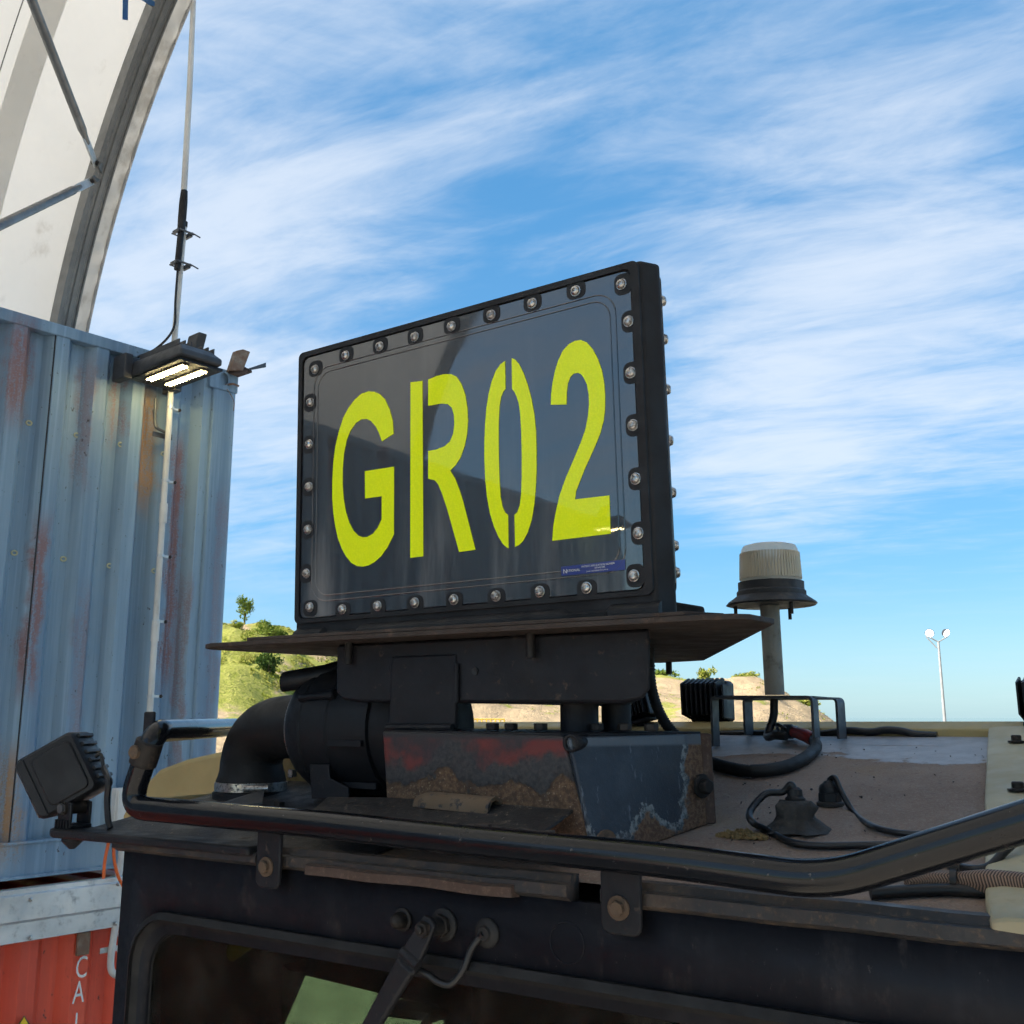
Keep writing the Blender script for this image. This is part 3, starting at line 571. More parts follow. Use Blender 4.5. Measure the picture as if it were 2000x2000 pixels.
# ================================================================== container row
def corrugated(t0, t1, z0, z1, s0, pitch, dep):
    prof = []; t = t0; k = 0
    seg = ((.31, 0, 0), (.19, 0, 1), (.31, 1, 1), (.19, 1, 0))
    pts = [(t0, 0.0)]
    while t < t1-1e-6:
        for fr, a, b in seg:
            t = min(t1, t+fr*pitch); pts.append((t, b*-dep))
            if t >= t1: break
    mb = MB()
    for (t, s_) in pts:
        for z in (z0, z1): mb.v.append(W(t, s0+s_, z))
    mb.f = [(2*i, 2*i+2, 2*i+3, 2*i+1) for i in range(len(pts)-1)]
    return mb
def container(name, z0, z1, t0, t1, mat, label, pitch):
    t = root(name, W((t0+t1)/2, -1.2, z0), label, 'container', 'stacked shipping containers')
    part('side_panel', corrugated(t0+.13, t1-.13, z0+.14, z1-.06, -.018, pitch, .056), mat, t, ang=20)
    m2 = MB(); m2.hexa(W(t0+.1, -.012, z1-.065), W(t1-.1, 0, 0)-W(t0+.1, 0, 0), -NW*.06, EZ*.06); part('top_rail', m2, mat, t, bev=.005)
    m2 = MB(); m2.hexa(W(t0+.1, -.006, z0), W(t1-.1, 0, 0)-W(t0+.1, 0, 0), -NW*.04, EZ*.15); m2.hexa(W(t0+.1, .006, z0+.145), W(t1-.1, 0, 0)-W(t0+.1, 0, 0), -NW*.05, EZ*.012); m2.hexa(W(t0+.1, .012, z0-.002), W(t1-.1, 0, 0)-W(t0+.1, 0, 0), -NW*.06, EZ*.014); part('bottom_rail', m2, mat, t, bev=.003)
    m2 = MB(); m2.hexa(W(t0+.12, -.01, z0+.02), W(t1-.12, 0, 0)-W(t0+.12, 0, 0), -NW*2.4, EZ*.04); part('floor', m2, 'interior', t)
    m2 = corrugated(t0+.05, t1-.05, 0, 1, 0, .21, .02); rr = []
    zs = [W(0, v.dot(NW)-EC.dot(NW), 0).z for v in m2.v]
    mm = MB(); n2 = len(m2.v)//2
    for i in range(n2):
        p = m2.v[2*i]; tt = -(p-EC).dot(DW); ss = (p-EC).dot(NW)
        mm.v += [W(tt, -.07, z1-.03+ss), W(tt, -2.37, z1-.03+ss)]
    mm.f = [(2*i, 2*i+2, 2*i+3, 2*i+1) for i in range(n2-1)]; part('roof_sheet', mm, mat, t, ang=20)
    for te in (t0, t1):
        sg = 1 if te == t0 else -1
        m2 = MB(); pts = [W(te+sg*.0, 0, 0), W(te+sg*.145, 0, 0), W(te+sg*.145, -.05, 0), W(te+sg*.10, -.05, 0), W(te+sg*.10, -.10, 0), W(te, -.16, 0)]
        m2.prism([p+EZ*(z0+.11) for p in pts], EZ*(z1-z0-.22)); part('corner_post', m2, mat, t, bev=.01)
        for zz in (z0-.004, z1-.115):
            hole_c = (te+sg*.085, zz+.062); outer = [W(te-sg*.004, .005, zz), W(te+sg*.172, .005, zz), W(te+sg*.172, .005, zz+.118), W(te-sg*.004, .005, zz+.118)]
            hol = [W(hole_c[0]+.026*math.cos(q*.524), .005, hole_c[1]+.036*math.sin(q*.524)) for q in range(12)]
            m2 = filled(outer, [hol]); m2.hexa(W(te-sg*.004, -.012, zz), W(te+sg*.172, 0, 0)-W(te-sg*.004, 0, 0), -NW*.15, EZ*.118)
            for a_, b_ in ((W(te-sg*.004, .005, zz), W(te+sg*.172, .005, zz)), (W(te-sg*.004, .005, zz+.118), W(te+sg*.172, .005, zz+.118)), (W(te-sg*.004, .005, zz), W(te-sg*.004, .005, zz+.118)), (W(te+sg*.172, .005, zz), W(te+sg*.172, .005, zz+.118))):
                m2.add([a_, b_, b_-NW*.017, a_-NW*.017], [(0, 1, 2, 3)])
            part('corner_casting', m2, mat, t)
    m2 = MB(); m2.hexa(W(t0+.02, -.12, z0+.1), -NW*2.2, DW*-.04, EZ*(z1-z0-.2)); part('end_panel', m2, mat, t)
    m2 = MB(); m2.hexa(W(t0+.05, -2.40, z0+.1), W(t1-.05, 0, 0)-W(t0+.05, 0, 0), -NW*.04, EZ*(z1-z0-.2)); part('rear_panel', m2, mat, t)
    return t
blue = container('shipping_container', -.70, 1.885, 0, 12.19, 'container_blue', 'faded blue corrugated shipping container stacked on the red one',   .205)
red = container('shipping_container', -3.35, -.765, 0, 12.19, 'container_red', 'red corrugated shipping container with white letters, under the blue one', .24)
# vertical seam weld, small tie-down lug and drip rail chips of the blue container
m2 = MB(); m2.tube([W(1.02, -.004-.018, -.55), W(1.02, -.004-.018, 1.82)], .0035, 6); part('weld_seam', m2, 'cable_black', blue)
def wall_depth(t, pitch=.205, dep=.056):
    ph = ((t-.13) % pitch)/pitch; return -.018-dep*(0 if ph < .31 else (ph-.31)/.19 if ph < .5 else 1 if ph < .81 else (1-ph)/.19)
WM = [(64.6, 823), (158, 847), (240, 867), (318, 887), (36, 1078), (132, 1090), (220, 1104), (301, 1115)]
# lettering and warning triangle on the red container
def letters_on_red(body, t, z, size, nm):
    m2 = text_mb(body, W(t, .0, z), DW, EZ, size, .62, .0025); part(nm, m2, 'paint_white', red)
def wall_pt(px, py, s=0.0):
    r = wray(px, py); k = (EC.dot(NW)+s)/(r.x*NW.x+r.y*NW.y); p = r*k; return -(Vector((p.x, p.y, 0))-EC).dot(DW), p.z
for px, py in WM:
    t_, z_ = wall_pt(px, py, -.03); sD = wall_depth(t_); m2 = MB(); c_ = W(t_, sD+.002, z_)
    m2.tube([c_+DW*.013*math.cos(R(a_))+EZ*.010*math.sin(R(a_)) for a_ in range(0, 360, 24)], .0035, 6, closed=True); part('weld_mark', m2, 'primer_cream', blue)
for ch, (px, py) in (('C', (145, 1912)), ('A', (140, 1961)), ('I', (142, 2022))):
    t_, z_ = wall_pt(px, py); letters_on_red(ch, t_, z_, .135, 'letter')
for ch, (px, py) in (('2', (226, 1860)), ('2', (225, 1921)), ('G', (223, 1984)), ('1', (222, 2040))):
    t_, z_ = wall_pt(px, py); letters_on_red(ch, t_, z_, .135, 'letter')
t_, z_ = wall_pt(47, 1966); a = .15
def tri(sz, s_): return [W(t_, s_, z_-(.15-sz)*.0-(.0 if sz == .15 else .035)), W(t_+sz*.58, s_, z_-sz), W(t_-sz*.58, s_, z_-sz)]
m2 = MB(); m2.prism(tri(.19, .006), NW*.002); wl = part('warning_label', m2, 'warn_black', red, bev=.004)
m2 = MB(); p0 = W(t_, .009, z_-.040); m2.prism([p0, W(t_+.085, .009, z_-.178), W(t_-.085, .009, z_-.178)], NW*.001); part('yellow_field', m2, 'warn_yellow', wl)
m2 = MB(); ct, cz = wall_pt(160, 1842); m2.hexa(W(ct-.03, .0, cz-.05), -DW*.06, NW*.02, EZ*.10); part('lashing_lug', m2, 'steel_rusty_pale', red, bev=.004)
# galvanised channel along the join
t = root('steel_channel', W(3, .08, -.96), 'galvanised steel channel running along the join of the two containers', 'steel channel')
m2 = MB(); prof = [(.052, -.735), (.075, -.735), (.075, -.957), (.052, -.957)]
prof = [(.01, -.735), (.058, -.735), (.058, -.756), (.066, -.760), (.066, -.866), (.056, -.878), (.056, -.957), (.01, -.957)]
m2.prism([W(.30, s_, z) for s_, z in prof], W(6.4, 0, 0)-W(.30, 0, 0)); part('web', m2, 'galvanised', t, bev=.002)
sb = None
for px, py in ((231, 1727), (226, 1804), (60, 1757), (60, 1832)):
    tt, zz = wall_pt(px, py, .067); m2 = MB(); m2.lathe(W(tt, .064, zz), NW, [(.010, 0), (.010, .004), (.004, .007)], 10); part('screw', m2, 'stainless', t)
# orange cables and white conduits at the container corner
for i, pts in enumerate((((214, 1634), (211, 1650), (205, 1680), (202, 1716)), ((223, 1634), (222, 1660), (224, 1685), (231, 1712), (240, 1730)))):
    P = []
    for px, py in pts: tt, zz = wall_pt(px, py, .10); P.append(W(tt, .10, zz))
    m2 = MB(); m2.tube(spline(P), .0075, 10)
    part('electric_cable', m2, 'orange_cable', base=P[-1], label=('straight orange cable hanging below the lamp arm, left of its twin' if i == 0 else 'bent orange cable hanging below the lamp arm, right of its twin'), cat='cable', group='orange cables at the container corner')
def wallpath(pts, s_): return [W(*(lambda q: (q[0], s_, q[1]))(wall_pt(px, py, s_))) for px, py in pts]
P = wallpath([(226, 1805), (219, 1850), (216, 1880), (219, 1898), (232, 1906), (244, 1902)], .05); m2 = MB(); m2.tube(spline(P), .016, 12)
t = root('conduit', P[0], 'white flexible conduit curling down the red container', 'conduit'); part('pipe', m2, 'pvc_white', t)
ct, cz = wall_pt(213, 1856, .05); m2 = MB(); m2.hexa(W(ct+.035, .03, cz-.012), DW*.09, NW*.006, EZ*.024); part('saddle_clamp', m2, 'galvanised', t)
P = wallpath([(236, 1640), (237, 1675), (231, 1712)], .03); m2 = MB(); m2.tube(spline(P), .016, 12); part('electric_conduit', m2, 'pvc_white', base=P[-1], label='short white conduit behind the orange cables at the container corner', cat='conduit')
ct, cz = wall_pt(235, 1580, .0); t = root('junction_box', W(ct, .04, cz-.12), 'white electrical junction box on the blue container behind the work lamp', 'junction box')
m2 = MB(); m2.hexa(W(ct+.055, .002, cz-.14), DW*.12, NW*.05, EZ*.24); part('body', m2, 'pvc_white', t, bev=.006)
m2 = MB(); m2.hexa(W(ct+.05, .053, cz-.135), DW*.11, NW*.012, EZ*.23); part('lid', m2, 'pvc_white', t, bev=.004)
# conduit up the blue container, antenna mast and whip
t = root('antenna_mast', W(.44, .03, -.2), 'grey conduit pole with whip antenna clamped above the blue container', 'antenna mast')
m2 = MB(); m2.tube([W(.421, .045, -.55), W(.424, .045, .9), W(.425, .045, 2.02), W(.415, .045, 2.60)], .0155, 12); part('conduit', m2, 'pvc_white', t)
for z in (.42, 1.02): m2 = MB(); m2.tube([W(.422, .045, z-.05), W(.422, .045, z+.05)], .0195, 12); part('coupling', m2, 'pvc_white', t)
for z in (.10, .47, .80, 1.19, 1.58, 1.72):
    m2 = MB(); m2.tube([W(.422, .045, z-.007), W(.422, .045, z+.007)], .019, 12); m2.hexa(W(.41, .02, z-.006), DW*.055, NW*.02, EZ*.012); cl = part('pipe_clip', m2, 'galvanised', t)
    m2 = MB(); m2.lathe(W(.365, .035, z), NW, [(.009, 0), (.009, .008), (.004, .010)], 8); part('screw', m2, 'bolt_dark', cl)
ao = .075
m2 = MB(); m2.tube([W(.455, ao, 2.33), W(.448, ao, 2.56)], .017, 12); part('antenna_base', m2, 'mount_black', t)
m2 = MB(); m2.tube([W(.448, ao, 2.56), W(.447, ao, 2.62), W(.446, ao, 2.72), W(.445, ao, 2.79)], [.020, .022, .022, .018], 12); part('ferrule', m2, 'rubber', t)
m2 = MB(); m2.tube([W(.447, ao, 2.79), W(.455, ao, 3.4), W(.47, ao, 4.0), W(.48, ao, 4.9)], [.0165, .0155, .014, .010], 12); part('whip', m2, 'pvc_white', t)
m2 = MB(); m2.tube([W(.415, .045, 2.60), W(.414, .045, 2.63)], .018, 10); part('pipe_cap', m2, 'rubber', t)
for z in (2.37, 2.55):
    m2 = MB(); m2.tube([W(.47, .10, z), W(.385, .10, z)], .006, 8); m2.tube([W(.47, .02, z), W(.385, .02, z)], .004, 8); m2.hexa(W(.475, .035, z-.010), DW*.012, NW*.06, EZ*.018); m2.hexa(W(.40, .03, z-.012), DW*.014, NW*.06, EZ*.024)
    m2.tube([W(.40, .10, z+.005), W(.352, .11, z-.010)], .004, 8); part('clamp', m2, 'zinc_dark', t)
m2 = MB(); m2.tube(spline([W(.452, ao, 2.34), W(.453, ao, 2.15), W(.445, ao-.005, 2.03), W(.47, ao-.02, 1.95), W(.53, .03, 1.87), W(.60, .0, 1.82)]), .0065, 8); part('coax_cable', m2, 'cable_black', t)
# LED floodlight
def floodlight(t0, label, lit):
    o = t0-.53; t = root('floodlight', W(t0, 0, 1.82), label, 'floodlight', 'floodlights on the blue container')
    T = lambda a, s_, z: W(a+o, s_, z)
    m2 = MB(); ring0 = [T(.675, .03, 1.675), T(.405, .03, 1.675), T(.445, .535, 1.69), T(.675, .535, 1.69)]; 
    ring1 = [T(.675, .03, 1.72), T(.405, .03, 1.72), T(.445, .535, 1.72), T(.675, .535, 1.72)]; ring2 = [T(.64, .06, 1.775), T(.44, .06, 1.775), T(.475, .49, 1.76), T(.65, .49, 1.76)]
    m2.loft([ring0, ring1, ring2]); body = part('housing', m2, 'lamp_grey', t, bev=.008)
    for q in range(7):
        a = .445+q*.032; m2 = MB(); m2.hexa(T(a, .10, 1.765), DW*-.006, NW*.36, EZ*.03); part('cooling_fin', m2, 'lamp_grey', body)
    m2 = MB(); m2.hexa(T(.70, -.01, 1.70), DW*.30, NW*.045, EZ*.10); m2.hexa(T(.72, -.02, 1.66), DW*.045, NW*.12, EZ*.13); m2.hexa(T(.44, -.02, 1.66), DW*.045, NW*.12, EZ*.13); part('yoke', m2, 'lamp_grey', t, bev=.006)
    m2 = MB(); m2.hexa(T(.47, .20, 1.77), DW*.05, NW*.10, EZ*.14+NW*.05); part('sensor_box', m2, 'lamp_grey', t, bev=.008)
    m2 = MB(); m2.hexa(T(.66, .07, 1.672), DW*.235, NW*.44, EZ*.012); 
    part('lens_plate', m2, 'plastic_black', t)
    for (a0, s0) in ((.50, .0), (.605, .0)):
        m2 = MB(); m2.hexa(T(a0+.022, .13, 1.665), DW*.044, NW*.345, EZ*.006); strip = part('led_strip', m2, 'plastic_black', t)
        for q in range(12):
            for e in (-1, 1): 
                m2 = MB(); m2.lathe(T(a0+e*.011, .145+q*.0285, 1.664), -EZ, [(.0068, 0), (.006, .004), (.003, .006)], 8); part('led', m2, 'led_on', strip)
    for q in (.66, .52): m2 = MB(); m2.lathe(T(q, .035, 1.77), NW, [(.010, 0), (.010, .008), (.006, .010)], 8); part('bolt', m2, 'stainless', t)
    return t
floodlight(.53, 'lit black LED floodlight on the blue container below the antenna', True)
floodlight(10.95, 'lit LED floodlight at the far end of the blue container, seen mirrored in the sign', True)
ct = .30; m2 = MB(); m2.tube(fillet([W(.49, .002, 1.56), W(.49, .03, 1.46), W(.40, .03, 1.44), W(.385, .002, 1.44)], .02), .008, 8)
t = root('cable_bracket', W(.44, 0, 1.44), 'thin dark wire bracket on the blue container below the floodlight', 'bracket'); m2.tube([W(.49, .01, 1.62), W(.49, .02, 1.48)], .008, 8); part('hook', m2, 'zinc_dark', t)
m2 = MB(); m2.hexa(W(.49, .004, 1.42), DW*.11, NW*.006, EZ*.025); part('foot', m2, 'zinc_dark', t)
# rusty bracket on the corner casting
def cb():
    t = root('steel_bracket', W(.05, 0, 1.89), 'rusty angled steel bracket on the top corner of the blue container', 'bracket')
    p = lambda px, py, s_: W(*(lambda q: (q[0], s_, q[1]))(wall_pt(px, py, s_)))
    m2 = MB(); m2.prism([p(441, 727, .0), p(467, 727, .0), p(481, 690, .0), p(467, 685, .0), p(454, 688, .0)], NW*.04); part('upright', m2, 'steel_rusty_pale', t, bev=.003)
    m2 = MB(); m2.prism([p(443, 728, .0), p(466, 737, .06), p(492, 728, .06), p(468, 715, -.02)], EZ*.012); part('foot', m2, 'rust_steel', t)
    m2 = MB(); m2.prism([p(484, 724, .05), p(517, 718, .05), p(517, 709, .05), p(484, 720, .05)], NW*.012); part('tongue', m2, 'zinc_dark', t)
    t2 = root('tie_wire', W(.08, 0, 1.6), 'thin tie wire twisted through the corner casting hole', 'wire'); m2 = MB()
    m2.tube(spline([p(441, 752, -.01), p(455, 750, .03), p(466, 754, .02)]), .006, 8); part('rod', m2, 'steel_rusty_pale', t2)
    m2 = MB(); m2.tube(spline([p(442, 758, .0), p(450, 770, .02), p(457, 785, .015), p(456, 803, .012)]), .0025, 6); part('loose_end', m2, 'steel_rusty_pale', t2)
cb()
# ================================================================== fabric shelter
SC, SZ, SR = 3.102, 1.267, 4.2125; T0, T1 = .40, 9.0
def arc(a, r=SR, t=T0): return W(t, SC-math.cos(a)*r, SZ+math.sin(a)*r)     # a = 0 at the left springing, pi at the right
sh = root('fabric_shelter', W(4, SC, -3.35), 'cream fabric arch shelter standing on the containers, braced with steel tubes', 'shelter')
A0 = math.asin((1.83-SZ)/SR)
def skin(ta, tb, nt, na, amp, r=SR, a0=A0, a1=math.pi):
    mb = MB()
    for i in range(nt+1):
        t = ta+(tb-ta)*i/nt
        for j in range(na+1):
            a = a0+(a1-a0)*j/na; n = noise.noise(Vector((t*3.1, a*5.0, 1.7)))*amp; mb.v.append(arc(a, r+n, t))
    mb.f = [(i*(na+1)+j, i*(na+1)+j+1, (i+1)*(na+1)+j+1, (i+1)*(na+1)+j) for i in range(nt) for j in range(na)]; return mb
part('fabric', skin(T0+.13, T1, 24, 96, .012), 'fabric', sh)
# loose edge flap beyond the end arch, wrinkled by its lacing
mb = MB(); na = 420
for i in range(7):
    t = T0+.0+.13*i/6
    for j in range(na+1):
        a = A0+(math.pi-A0)*j/na; wv = math.sin(a*SR/.17*2*math.pi+noise.noise(Vector((a*9, 0, 0)))*3.2)
        n = (noise.noise(Vector((a*38, t*14, 3)))*.016+wv*.012*(noise.noise(Vector((a*4, 2, 8)))+.6))*(1 if 0 < i < 6 else .35)
        mb.v.append(arc(a, SR+n, t-(wv*.006 if i == 0 else 0)))
mb.f = [(i*(na+1)+j, i*(na+1)+j+1, (i+1)*(na+1)+j+1, (i+1)*(na+1)+j) for i in range(6) for j in range(na)]; part('edge_flap', mb, 'fabric_edge', sh)
mb = MB(); mb.tube([arc(A0+(math.pi-A0)*j/120, SR, T0) for j in range(121)], .010, 8); part('hem', mb, 'fabric', sh)
for t in (.53, 3.9, T1-.2):
    mb = MB(); mb.hexa(W(t, SC+SR-.128, -3.35), W(t+.11, 0, 0)-W(t, 0, 0), NW*.10, EZ*(3.35+SZ-.12)); part('arch_leg', mb, 'frame_steel', sh)
for ta, tb in ((1.02, 1.16), (1.215, 1.221), (4.0, 4.14)):
    part('seam_strip', skin(ta, tb, 3, 260, .006, SR-.014, A0, math.pi), 'fabric_seam' if tb-ta > .05 else 'frame_steel', sh)
def arch_frame(t0):
    prof = [(0, 0), (.11, 0), (.11, .10), (.085, .10), (.080, .092), (.060, .092), (.055, .10), (.03, .10), (.025, .092), (.012, .092), (.008, .10), (0, .10)]
    rings = [[arc(A0-.12+(math.pi+.12-A0)*j/100, SR-.028-d, t0+w_) for w_, d in prof] for j in range(101)]; m2 = MB(); m2.loft(rings); return m2
for t0 in (.53, 3.9, T1-.2): part('arch_frame', arch_frame(t0), 'frame_steel', sh, ang=25)
def brace(pa, px, py, t_far, lab):
    r = wray(px, py); k = (EC.dot(DW)-t_far)/(r.x*DW.x+r.y*DW.y); q = EYE+r*k; a = Vector(pa); d = (q-a).normalized()
    m2 = MB(); m2.tube([a+d*.14, a+d*.20, a+d*.24, q, q+(q-a)*1.2], [.012, .017, .0235, .0235, .0235], 14); b = part('brace_tube', m2, 'frame_steel', sh)
    sd = d.cross(NW).normalized(); up = d.cross(sd).normalized(); m2 = MB(); m2.hexa(a-sd*.022-up*.006+d*-.03, sd*.044, up*.012, d*.22); part('flattened_end', m2, 'galvanised', b, bev=.004)
    m2 = MB(); m2.lathe(a-up*.02, up, [(.014, 0), (.014, .04), (.006, .045)], 6); part('bolt', m2, 'bolt_dark', b)
    m2 = MB(); m2.hexa(a-sd*.02-up*.02, sd*.04, -up*.012, d*-.10); part('lug', m2, 'frame_steel', b)
def archpt(px, py, t):
    r = wray(px, py); k = (EC.dot(DW)-t)/(r.x*DW.x+r.y*DW.y); return EYE+r*k
brace(archpt(186, 318, .645), 62, 0, 1.35, 'upper'); brace(archpt(177, 355, .645), 0, 440, 1.3, 'lower')
# blue ratchet strap
t = root('ratchet_strap', archpt(300, 20, .6), 'blue webbing strap tied round the end arch of the shelter', 'strap')
m2 = MB(); a, b, c = archpt(268, -2, .67), archpt(328, 30, .52), archpt(328, 21, .52); m2.prism([archpt(255, -14, .80), archpt(268, -16, .80), archpt(330, 21, .50), archpt(327, 33, .50)], NW*.004); part('band', m2, 'strap_blue', t)
m2 = MB(); m2.prism([archpt(240, -20, .95), archpt(250, -20, .95), archpt(249, 40, .95), archpt(239, 38, .95)], NW*.004); part('tail', m2, 'strap_blue', t)
# ================================================================== the machine: cab
cab = root('machine_cab', C(-1.0, 2.0, -3.35), 'black cab of a yellow-brown mining machine with tube guard rail and dusty roof', 'vehicle cab')
UL, UR, VF, VB = -1.818, .42, 1.36, 2.62
WB = -2.4
# front wall with the window opening
win = rrect(-1.73, .22, -1.25, -.400, .075, 8)
outer = [C(UL, VF, -.262), C(UL, VF, WB), C(UR, VF, WB), C(UR, VF, -.262)]
part('front_wall', filled(outer, [[C(u, VF, w) for u, w in win]]), 'cab_black', cab, solid=.02)
# rear wall, left side wall with a green tinted window
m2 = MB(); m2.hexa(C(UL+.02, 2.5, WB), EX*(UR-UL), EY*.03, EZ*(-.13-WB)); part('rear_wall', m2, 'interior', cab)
def pu(px, py, u): r = ray(px, py); return r*(u/r.x)
US = UL+.02
gp = [pu(px, py, US) for px, py in ((548, 1893), (590, 1903), (742, 1940))]
v0, v1 = gp[0].y, gp[2].y; ve = pu(872, 1985, US)
sw = [C(US, 1.38, wr(1.38)-.06), C(US, 1.38, WB), C(US, 2.5, WB), C(US, 2.5, wr(2.5)-.06)]
zE = gp[2].z+(gp[2].z-gp[0].z)*(ve.y-v1)/(v1-v0)
hole = [C(US, v0, gp[0].z), C(US, v0, -1.55), C(US, ve.y, -1.55), C(US, ve.y, zE)]
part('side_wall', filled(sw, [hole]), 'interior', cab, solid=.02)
m2 = MB(); m2.prism([C(US-.004, v0-.01, gp[0].z+.01), C(US-.004, v0-.01, -1.56), C(US-.004, ve.y+.01, -1.56), C(US-.004, ve.y+.01, zE+.02)], EX*.005); part('side_glass', m2, 'glass_green', cab)
b0, b1 = pu(786, 1955, US+.03), pu(870, 1975, US+.03)
for (xa, ya), (xb, yb), w_ in (((745, 1957), (850, 1975), .030),):
    a_, b_ = pu(xa, ya+8, US+.03), pu(xb, yb+4, US+.03); m2 = MB(); m2.tube([C(*a_), C(*b_)], .022, 8); part('side_mullion', m2, 'interior', cab)
m2 = MB(); m2.tube([C(*pu(826, 2040, US+.05)), C(*pu(829, 2005, US+.05)), C(*pu(840, 1985, US+.05)), C(*pu(870, 1980, US+.05))], .014, 10); part('seat_frame', m2, 'interior', cab)
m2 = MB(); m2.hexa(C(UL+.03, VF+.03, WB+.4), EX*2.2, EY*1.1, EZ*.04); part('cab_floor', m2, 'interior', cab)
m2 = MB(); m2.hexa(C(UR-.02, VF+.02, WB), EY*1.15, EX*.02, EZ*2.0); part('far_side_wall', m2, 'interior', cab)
a_, b_ = pv(262, 1990, 1.62), pv(520, 1812, 1.62); m2 = MB(); m2.tube([C(*a_), C(*b_)], .020, 12); part('reflection_bar', m2, 'reflection_olive', cab)  # olive bar added to stand in for the yellowish diagonal reflection in the glass
m2 = MB(); m2.tube([C(*pv(520, 2010, 1.8)), C(*pv(575, 1880, 1.8))], .035, 12); part('pillar', m2, 'interior', cab)
# window rubber and glass
m2 = MB(); wr_o = rrect(-1.772, .26, -1.29, -.362, .100, 8); wr_m = rrect(-1.760, .248, -1.278, -.374, .090, 8); wr_i = rrect(-1.728, .205, -1.24, -.404, .068, 8)
rings = []
for lp, dv in ((wr_o, -.010), (wr_o, -.019), (wr_m, -.026), (wr_m, -.018), (wr_i, .004), (wr_i, .03), (wr_o, .03)): rings.append([C(u, VF+dv, w) for u, w in lp])
m2.loft(rings, cap=False, closed=True); fr = part('window_rubber', m2, 'window_seal', cab, ang=50)
gl = rrect(-1.728, .205, -1.24, -.404, .068, 8); m2 = MB(); m2.prism([C(u, VF+.006, w) for u, w in gl], EY*.005); part('window_glass', m2, 'glass_front', cab, ang=20)
# roof sheet, bare rear strip, headliner
def roofpt(u, v, off=0): return C(u, v, wr(v)+off)
def roof_grid(u0a, u1a, u0b, u1b, v0, v1, nu, nv, off, amp):
    mb = MB()
    for i in range(nv+1):
        t = i/nv; v = v0+(v1-v0)*t
        for j in range(nu+1):
            u = (u0a+(u0b-u0a)*t)+((u1a-u0a)+((u1b-u0b)-(u1a-u0a))*t)*j/nu
            n = noise.fractal(Vector((u*3, v*3, 1)), 1, 2, 3)*amp; mb.v.append(roofpt(u, v, off+n))
    mb.f = [(i*(nu+1)+j, i*(nu+1)+j+1, (i+1)*(nu+1)+j+1, (i+1)*(nu+1)+j) for i in range(nv) for j in range(nu)]; return mb
part('roof_sheet', roof_grid(-1.85, .40, -2.0, .20, 1.37, 2.47, 60, 40, 0, .0025), 'roof_dusty', cab)
m2 = MB(); m2.loft([[roofpt(u, 2.47, 0), roofpt(u, 2.585, 0), roofpt(u, 2.615, -.006), roofpt(u, 2.62, -.04), roofpt(u, 2.47, -.04)] for u in (-2.0, -.9, .2)]); part('roof_edge', m2, 'roof_dusty', cab)
m2 = MB(); m2.prism([roofpt(-1.98, 1.372, .004), roofpt(-1.20, 1.372, .004), roofpt(-1.20, 1.86, .004), roofpt(-1.98, 1.90, .004)], EZ*.003); part('tread_plate', m2, 'ledge_black', cab)
m2 = MB(); m2.prism([C(UL, VF+.03, -.275), C(UL, 2.5, -.10), C(UR, 2.5, -.10), C(UR, VF+.03, -.275)], EZ*-.02); part('headliner', m2, 'interior', cab)
# drip rail along the top of the front wall
prof = [(1.335, -.254), (1.335, -.238), (1.345, -.236), (1.35, -.226), (1.372, -.226), (1.372, -.262), (1.350, -.262)]
def strip(u0, u1, prof, n, wob=0.0, seed=0):
    mb = MB(); rings = []
    for i in range(n+1):
        u = u0+(u1-u0)*i/n; d = noise.noise(Vector((u*9, seed, 0)))*wob; rings.append([C(u, v+d*.6, w+d) for v, w in prof])
    return mb.loft(rings)
part('drip_rail', strip(UL-.02, -1.43, prof, 20, .0008, 1), 'lip_dirty', cab); part('drip_rail', strip(-1.395, -.79, prof, 40, .0016, 2), 'lip_dirty', cab); part('drip_rail', strip(-.735, UR, prof, 30, .0012, 3), 'lip_dirty', cab)
part('rust_strip', strip(-1.30, -.88, [(1.327, -.262), (1.327, -.248), (1.34, -.242), (1.352, -.242), (1.352, -.264)], 60, .0022, 5), 'rust_steel', cab)
m2 = MB(); P = [pw(105, 1612, -.213), pw(150, 1602, -.213), pw(240, 1612, -.213), pw(300, 1640, -.213), pw(240, 1640, -.213), pw(150, 1631, -.213), pw(112, 1624, -.213)]
P = [(-2.02, 1.315), (-2.035, 1.345), (-2.01, 1.375), (-1.95, 1.385), (-1.436, 1.385), (-1.436, 1.322), (-1.60, 1.318), (-1.99, 1.300)]
m2.prism([C(u, v, -.243) for u, v in P], EZ*.017); part('lamp_arm', m2, 'mount_black', cab, bev=.005)
# tube guard rail, with its clamps
RT = .0225
path = fillet([C(-2.30, 2.45, -.03), C(-1.79, 1.66, -.026), C(-1.69, 1.30, -.028), C(-1.748, 1.30, -.170), C(-1.25, 1.30, -.174), C(-.95, 1.30, -.181), C(-.60, 1.30, -.187), C(-.395, 1.298, -.193), C(-.16, 1.28, -.108), C(.25, 1.27, .03)], .085, 10)
path2 = fillet([CC(pv(560, 1417, 2.3)), CC(pv(442, 1421, 1.80)), C(-1.686, 1.30, -.027), C(-1.748, 1.30, -.171), C(-1.25, 1.30, -.175), C(-.95, 1.30, -.182), C(-.62, 1.30, -.187), C(-.40, 1.298, -.196), C(-.17, 1.28, -.110), C(.36, 1.27, .085), C(.43, 1.30, -.24)], .055, 10)
m2 = MB(); m2.tube(path2, RT, 22); rail = part('guard_rail', m2, 'rail_black', cab)
